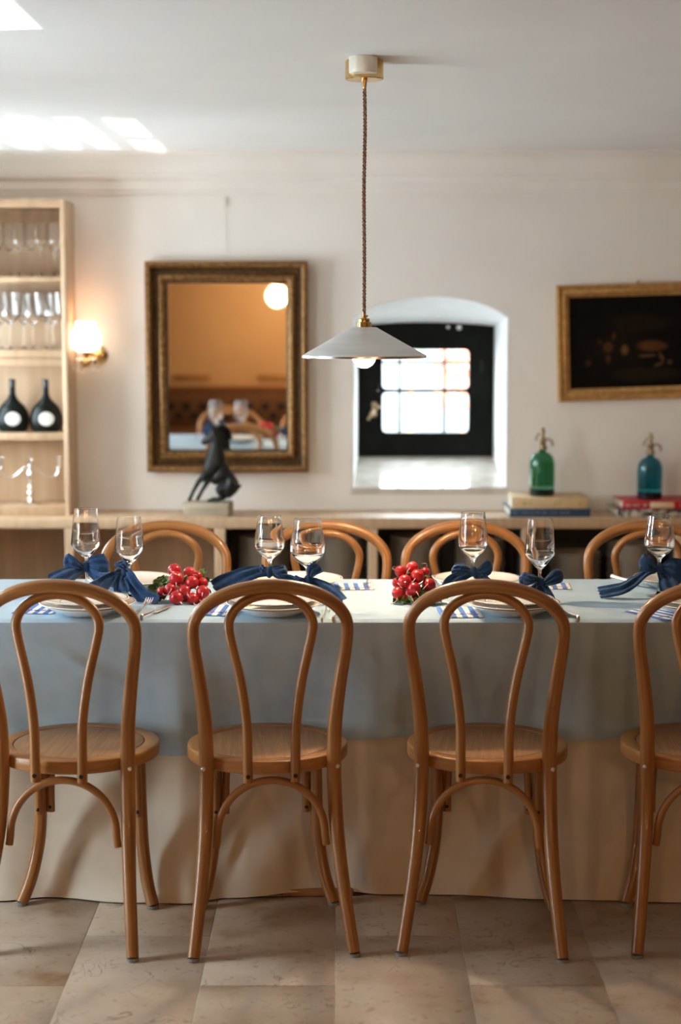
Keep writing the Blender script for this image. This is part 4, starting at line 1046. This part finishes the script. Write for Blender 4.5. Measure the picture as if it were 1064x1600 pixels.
# ------------------------------------------------------------------ navy napkin bows
def bow(label, gx, gy, zk, loops, tails, seed):
    t = thing('napkin_bow', label, 'napkin', (gx, gy, ZT), 0, 'navy napkins tied round the glass stems')
    zk -= ZT
    kn = MB().ball((0, -.004, zk), .0135, 14, (1.0, 1.0, 1.15))
    for i, v in enumerate(kn.v):
        n_ = mnoise.noise(Vector(v) * 120 + Vector((seed, 0, 0))); kn.v[i] = tuple(Vector(v) * 1 + (Vector(v) - Vector((0, -.004, zk))) * n_ * .35)
    kn.build('knot', M['napkin'], t, 60)
    for q, (L, ang, wid, dep, yaw) in enumerate(loops):
        # ribbon loop: front sheet out, fold, back sheet returns
        ca, sa_ = math.cos(R(ang)), math.sin(R(ang)); cy_, sy_ = math.cos(R(yaw)), math.sin(R(yaw))
        def fn(u, v):
            w = (v - .5)
            if u < .5: s = u / .5; side = -1
            else: s = (1 - u) / .5; side = 1
            ss = math.sin(s * PI / 2)
            depth = side * dep * math.sin(PI * min(1, s)) ** .7 * (1 if s < 1 else 0) * .5
            if s > .85: depth = side * dep * .5 * math.sqrt(max(0, 1 - ((s - .85) / .15) ** 2)) * math.sin(PI * .85) ** .7
            width = lerp(.010, wid, ss ** .8) * (1 - .12 * (s > .9))
            along = .008 + L * s * (1 - .12 * (2 * w) ** 2)
            pl = .0035 * math.sin(w * 17 + seed + q) * (1 - s * .5) + .003 * mnoise.noise((s * 6, w * 6, seed + q * 3.3))
            X, Z, Y = along, w * width + .006 * math.sin(s * 3 + seed), depth + pl - .004
            X2, Z2 = X * ca - Z * sa_, X * sa_ + Z * ca
            return (X2 * cy_ - Y * sy_, X2 * sy_ + Y * cy_, zk + Z2)
        o = MB().grid(fn, 40, 14).build('loop', M['napkin'], t, 80)
        sm = o.modifiers.new('thick', 'SOLIDIFY'); sm.thickness = .0009
    for q, (ctrl, w0, w1, roll) in enumerate(tails):
        pth = spline([(0, -.004, zk)] + [(x, y, z) for x, y, z in ctrl], 10); n = len(pth) - 1
        def fn(u, v):
            i = min(n - 1, int(u * n)); f_ = u * n - i; p = Vector(pth[i]).lerp(Vector(pth[i + 1]), f_)
            d = (Vector(pth[min(n, i + 1)]) - Vector(pth[max(0, i - 1)])).normalized()
            side = d.cross(Vector((0, -1, 0))); side = side.normalized() if side.length > .01 else Vector((1, 0, 0))
            side = (side * math.cos(R(roll)) + Vector((0, 1, 0)) * math.sin(R(roll))).normalized()
            nrm = d.cross(side).normalized(); w = lerp(w0, w1, min(1, u * 1.25) ** .8) * (v - .5)
            fold = .0045 * math.sin((v - .5) * 13 + seed + u * 2) * (.4 + u * .6) + .004 * mnoise.noise((u * 5, v * 4, seed + q * 2.1))
            r_ = p + side * w + nrm * fold + d * (.006 * mnoise.noise((v * 20, seed, q)) * (u > .93))
            r_.z = max(r_.z, .0016 + .001 * v); return tuple(r_)
        o = MB().grid(fn, 36, 14).build('tail', M['napkin'], t, 80)
        sm = o.modifiers.new('thick', 'SOLIDIFY'); sm.thickness = .0009
    return t
def zpx(px, py, Y): return atY(px, py, Y).z
def rel(px, py, Y, k): p = atY(px, py, Y); g = GP[k]; return (p.x - g[0], Y - g[1], max(.004, p.z - ZT))
g = GP['G1']
bow('navy linen napkin bow on the far left angular glass', g[0], g[1] - .004, zpx(136, 884, g[1]), [(.062, 12, .060, .032, -10), (.060, 168, .046, .03, 190 - 180 + 8)],
    [([rel(118, 893, 4.77, 'G1'), rel(100, 902, 4.74, 'G1'), rel(82, 912, 4.72, 'G1')], .018, .062, 25), ([rel(150, 900, 4.77, 'G1'), rel(168, 905, 4.74, 'G1'), rel(190, 906, 4.72, 'G1')], .018, .045, 15)], 1.3)
g = GP['G2']
bow('navy linen napkin with long tail on the nearer left glass', g[0] - .012, g[1] - .004, zpx(190, 893, g[1]), [(.026, 110, .036, .03, 0), (.024, 200, .03, .024, 0)],
    [([rel(208, 898, 4.655, 'G2'), rel(218, 915, 4.64, 'G2'), rel(232, 932, 4.62, 'G2'), rel(254, 943, 4.59, 'G2')], .020, .050, 10), ([rel(178, 905, 4.65, 'G2'), rel(162, 918, 4.62, 'G2'), rel(150, 926, 4.60, 'G2')], .016, .055, 20), ([rel(196, 908, 4.655, 'G2'), rel(198, 925, 4.63, 'G2')], .016, .045, 5)], 4.1)
g = GP['G3']
bow('navy linen napkin bow left of the large round glass, tail spread leftwards', g[0], g[1] - .004, zpx(424, 893, g[1]), [(.042, 8, .040, .03, -8), (.022, 175, .024, .02, 0)],
    [([rel(402, 893, 4.67, 'G3'), rel(378, 900, 4.66, 'G3'), rel(352, 912, 4.66, 'G3'), rel(336, 922, 4.66, 'G3')], .02, .062, 30), ([rel(438, 900, 4.665, 'G3'), rel(455, 905, 4.66, 'G3'), rel(466, 911, 4.65, 'G3')], .014, .03, 20)], 2.2)
g = GP['G4']
bow('navy linen napkin bow on the largest round glass', g[0] + .003, g[1] - .004, zpx(483, 905, g[1]), [(.044, 52, .040, .03, -12), (.034, 172, .020, .02, 6)],
    [([rel(500, 915, 4.60, 'G4'), rel(516, 928, 4.58, 'G4'), rel(530, 944, 4.555, 'G4')], .016, .050, 10), ([rel(470, 918, 4.60, 'G4'), rel(455, 928, 4.585, 'G4')], .014, .04, 10), ([rel(487, 925, 4.60, 'G4'), rel(498, 940, 4.575, 'G4')], .014, .05, 25)], 6.4)
g = GP['G5']
bow('navy linen napkin bow between second radish bunch and the fluted glass', g[0], g[1] - .004, zpx(741, 893, g[1]), [(.050, 18, .040, .032, -8), (.055, 172, .034, .03, 8)],
    [([rel(724, 899, 4.68, 'G5'), rel(708, 908, 4.67, 'G5'), rel(700, 922, 4.66, 'G5')], .016, .045, 15), ([rel(752, 902, 4.68, 'G5'), rel(762, 916, 4.66, 'G5')], .016, .04, 15)], 3.7)
g = GP['G6']
bow('navy linen napkin bow with two raised wings on the third front glass', g[0], g[1] - .004, zpx(843, 909, g[1]), [(.060, 14, .040, .03, -10), (.054, 160, .036, .032, 10)],
    [([rel(850, 922, 4.60, 'G6'), rel(856, 938, 4.58, 'G6')], .016, .040, 8), ([rel(834, 922, 4.60, 'G6'), rel(818, 930, 4.59, 'G6'), rel(800, 936, 4.58, 'G6')], .014, .045, 25)], 5.2)
g = GP['G7']
bow('navy linen napkin bow at the right edge with long tail lying leftwards', g[0], g[1] - .004, zpx(1029, 887, g[1]), [(.062, -4, .072, .036, -10), (.056, 166, .050, .032, 8)],
    [([rel(1010, 893, 4.71, 'G7'), rel(990, 908, 4.69, 'G7'), rel(968, 920, 4.68, 'G7'), rel(936, 926, 4.70, 'G7')], .018, .044, 50), ([rel(1040, 902, 4.71, 'G7'), rel(1046, 920, 4.68, 'G7')], .018, .055, 8)], 7.7)

# ------------------------------------------------------------------ radish bunches
def radish_bunch(label, items, base, leafdir, seed, tailset):
    t = thing('radish_bunch', label, 'radishes', (base.x, base.y, ZT))
    rn = random.Random(seed)
    for q, (px, py, r, Y) in enumerate(items):
        p = atY(px, py, Y); rad = r * 1.1 * Y / 2650; c = Vector((p.x - base.x, Y - base.y, max(rad * .98, p.z - ZT)))
        d = Vector((rn.uniform(-.6, .6), -1, rn.uniform(-.7, .4))).normalized() if q not in tailset else Vector(tailset[q]).normalized()
        Mr = Matrix.Translation(c) @ d.to_track_quat('Z', 'Y').to_matrix().to_4x4()
        pr_ = [(0, -rad), (rad * .35, -rad * .96), (rad * .72, -rad * .72), (rad * .96, -rad * .28), (rad, .05 * rad), (rad * .95, rad * .35), (rad * .78, rad * .66), (rad * .48, rad * .90), (rad * .16, rad * 1.06), (0, rad * 1.12)]
        o = MB().lathe(spline(pr_, 2), 20).xform(Mr).build('radish', M['radish'], t, 80)
        tip = c + d * rad * 1.08; tip.z = max(.003, tip.z); s1 = Vector((rn.uniform(-1, 1), rn.uniform(-.5, .2), rn.uniform(-.8, .3))); s1 = s1 * .012
        q4 = [c + d * rad * 1.0, tip + d * .006, tip + d * .013 + s1 * .6, tip + d * .016 + s1 * 1.6]
        for v_ in q4[1:]: v_.z = max(.0025, v_.z)
        MB().tube(spline(q4, 4), [.0022, .0020, .0017, .0014, .0012, .0011, .001, .0009, .0008, .0007, .0006, .0006, .0005], 6).build('root', M['rootlet'], o)
    for k, (lx_, ly_, lY, ln, wd) in enumerate(leafdir):
        tip = atY(lx_, ly_, lY); tip = Vector((tip.x - base.x, lY - base.y, max(.004, tip.z - ZT)))
        a = Vector((rn.uniform(-.012, .012), rn.uniform(-.005, .02), rn.uniform(.015, .04)))
        dr = (tip - a).normalized(); e = tip - dr * min(ln, (tip - a).length * .7); e.z += .006
        MB().tube(spline([a, (a + e) / 2 + Vector((0, 0, .008)), e, tip * .5 + e * .5], 5), .0021, 7).build('stalk', M['stalk'], t)
        sd_ = dr.cross(Vector((rn.uniform(-.3, .3), rn.uniform(-1.6, -.3), .6))).normalized(); wd *= 1.35; ph__ = rn.uniform(0, 6); up_ = sd_.cross(dr)
        def lf(u, v):
            w = wd * math.sin(PI * min(1, u * .93 + .05)) ** .8 * (1 + .2 * math.sin(u * 22)); p = e.lerp(tip, u) + sd_ * (v - .5) * 2 * w
            p = p + up_ * (.005 * math.sin(u * 6 + ph__) + .012 * (v - .5) ** 2 * 2 + .003 * math.sin(v * 9 + u * 7))
            p.z = max(.0015, p.z); return tuple(p)
        lo_ = MB().grid(lf, 14, 6).build('leaf', M['leaf'], t, 80)
        sm = lo_.modifiers.new('thick', 'SOLIDIFY'); sm.thickness = .0006
    return t
b1c = atz(288, 944, ZT)
it1 = [(272.5, 891, 9.6, 4.645), (275, 903.6, 10.3, 4.625), (295.7, 894.5, 8.3, 4.65), (308, 900.5, 7.8, 4.655), (300, 910, 9.5, 4.615), (316.5, 911, 7.8, 4.64), (317, 925, 9.8, 4.605), (288, 923, 9, 4.60), (275.6, 937, 10, 4.585), (266.4, 920, 8.5, 4.61), (253, 924.5, 7.5, 4.62), (301, 936, 8.5, 4.59), (309.5, 938, 7.5, 4.60), (290, 934, 8, 4.63), (284, 912, 8, 4.655)]
radish_bunch('bunch of red radishes lying beside the left navy napkin', it1, b1c + Vector((0, .03, 0)), [(226, 928, 4.66, .05, .012), (233, 920, 4.67, .05, .013), (228, 936, 4.62, .05, .012), (240, 911, 4.68, .05, .014), (246, 905, 4.69, .04, .012), (238, 933, 4.64, .06, .015), (252, 912, 4.67, .04, .014), (260, 905, 4.70, .03, .010), (327, 905, 4.67, .05, .012), (330, 927, 4.62, .04, .010), (322, 893, 4.68, .04, .010), (283, 940, 4.62, .03, .012), (294, 899, 4.625, .03, .005)], 11, {7: (.6, -.8, -.5), 9: (.2, -1, .1), 8: (.5, -.6, -.4), 11: (.3, -.8, -.6)})
b2c = atz(645, 944, ZT)
it2 = [(626, 892.7, 8.6, 4.64), (644.5, 887, 9, 4.65), (652, 900.6, 10, 4.62), (664.5, 894, 7, 4.65), (632.7, 908.5, 10, 4.61), (620.5, 910.5, 7.5, 4.64), (646.8, 919.8, 10, 4.595), (621.6, 926.5, 8.8, 4.60), (640.6, 927.7, 9.2, 4.60), (670, 914, 10, 4.62), (656, 926, 8, 4.63), (632, 926, 8, 4.64)]
radish_bunch('bunch of red radishes standing in the lamp light, partly behind a chair back', it2, b2c + Vector((0, .03, 0)), [(622, 946, 4.575, .045, .012), (614, 940, 4.60, .04, .012), (632, 944, 4.58, .035, .010), (642, 941, 4.57, .03, .010), (655, 946, 4.56, .04, .014), (668, 950, 4.555, .05, .015), (680, 951, 4.555, .05, .014), (690, 942, 4.58, .05, .016), (695, 930, 4.62, .05, .013), (664, 940, 4.575, .04, .014), (678, 935, 4.59, .045, .014), (648, 884, 4.66, .03, .006), (675, 902, 4.63, .03, .010), (640, 895, 4.63, .02, .006), (700, 936, 4.60, .05, .012)], 23, {0: (-1, -.2, .35), 3: (.2, 0, 1), 7: (-.2, -.8, -.9)})
# extra upright leaves at the foot of the second bunch are part of its own leaves

# ------------------------------------------------------------------ pendant lamp
PY = 4.72; pp = atY(569.5, 95, PY)
rim = atY(569.5, 559, PY)
pl = thing('pendant_lamp', 'lit pendant lamp with wide pale conical shade hanging over the table', 'pendant lamp', (pp.x, PY, ZC))
MB().lathe([(0, -.001), (.050, -.001), (.052, -.004), (.0525, -.05), (.050, -.053), (0, -.053)], 40, (0, .02, 0)).build('canopy', M['brass'], pl)
MB().lathe([(0, -.0005), (.0375, -.0005), (.0385, -.002), (.0385, -.041), (.036, -.044), (0, -.044)], 40, (-.004, -.040, 0)).build('ceiling_rose', M['ceramic'], pl)
MB().lathe([(0, -.053), (.0075, -.053), (.0078, -.058), (.005, -.075), (.0038, -.082), (0, -.083)], 16).build('cord_grip', M['brass'], pl)
zs_ = rim.z - ZC
zcap = atY(569.5, 492, PY).z - ZC
for ph in (0, PI):
    n = 320; z0_, z1_ = -.08, zcap + .004
    pts = []
    for i in range(n + 1):
        u = i / n; a = ph + u * 2 * PI * 34; sw = .002 * math.sin(u * PI * 3) * (1 - u)
        pts.append((.0031 * math.cos(a) + sw, .0031 * math.sin(a), lerp(z0_, z1_, u)))
    MB().tube(pts, .0026, 6).build('cord', M['cord'] if ph == 0 else M['cord_light'], pl, 60)
k5 = PY / 2650
MB().lathe([(0, zcap + .012), (.004, zcap + .012), (.0055, zcap), (.0065, zcap - .008), (.0150, zcap - .010), (.0155, zcap - .012), (.0155, zcap - .019), (.0200, zcap - .020), (.0205, zcap - .022), (.0205, zcap - .034), (.021, zcap - .036), (0, zcap - .036)], 28).ball((.008, -.002, zcap - .003), .0035, 10).build('lamp_holder', M['brass'], pl)
zsh = zcap - .034; rt, rbm = .034, .1715
MB().lathe([(.004, zsh + .0015), (rt, zsh), (rbm - .002, zs_ + .008), (rbm, zs_ + .0075), (rbm, zs_), (rbm - .0015, zs_), (rbm - .0015, zs_ + .0062), (rt - .001, zsh - .0018), (.004, zsh - .0012)], 96, loop=True).build('shade', M['shade_metal'], pl, 30)
MB().lathe([(rbm + .0003, zs_ + .0068), (rbm + .0012, zs_ + .006), (rbm + .0012, zs_ + .0005), (rbm + .0003, zs_ - .0003), (rbm - .0018, zs_ - .0003), (rbm - .0018, zs_ + .0004), (rbm + .0001, zs_ + .001)], 96, loop=True).build('rim_band', M['silver'], pl, 30)
MB().lathe([(0, zsh - .003), (.014, zsh - .003), (.015, zsh - .02), (.015, zs_ + .030), (0, zs_ + .028)], 20).build('socket', M['brass'], pl)
MB().ball((0, 0, zs_ + .004), .0325, 24).build('bulb', M['bulb'], pl, 80)

# ------------------------------------------------------------------ the room behind the camera, seen in the mirror
for gx_, gy_, gz_, lab_ in ((-.565, -.60, 1.53, 'lit round globe pendant lamp reflected at the top right of the mirror'), (1.75, -.6, 1.6, 'lit round globe pendant lamp behind the photographer at the right')):
    gb = thing('globe_lamp', lab_, 'pendant lamp', (gx_, gy_, gz_))
    MB().ball((0, 0, 0), .085, 24).build('globe', M['globe'], gb, 80)
    MB().lathe([(0, .078), (.03, .080), (.026, .10), (.006, .105), (.006, ZC - gz_ - .02), (.04, ZC - gz_ - .018), (.042, ZC - gz_), (0, ZC - gz_)], 20).build('rod', M['brass'], gb)
bn = thing('banquette', 'long brown wall bench with dark tufts, seen dimly in the mirror', 'bench', (-.5, YF + .02, 0))
MB().box(-1.4, 1.8, .0, .09, .28, .64, .02).build('backrest', M['brown_uph'], bn)
MB().box(-1.4, 1.8, .0, .5, .12, .28, .02).build('seat', M['brown_uph'], bn)
MB().box(-1.38, 1.78, .02, .46, 0, .12, .004).build('plinth', M['black_in'], bn)
MB().box(-1.42, 1.82, -.01, .11, .64, .665, .004).build('cap_rail', M['darkwood'], bn)
for r_ in range(2):
    for k in range(20):
        MB().box(-1.3 + k * .15 + r_ * .075, -1.23 + k * .15 + r_ * .075, .088, .098, .35 + (1 - r_) * .09, .42 + (1 - r_) * .09, .008).build('tuft', M['dark_tuft'], bn)
for x in (-1.42, -.62):
    f_ = thing('picture_rail_frame', 'small amber wooden panel above the bench, dim in the mirror at %s' % ('left' if x < -1 else 'right'), 'panel', (x, YF + .012, .72))
    MB().box(-.17, .17, -.01, .012, 0, .05, .003).build('board', M['gilt2'], f_)
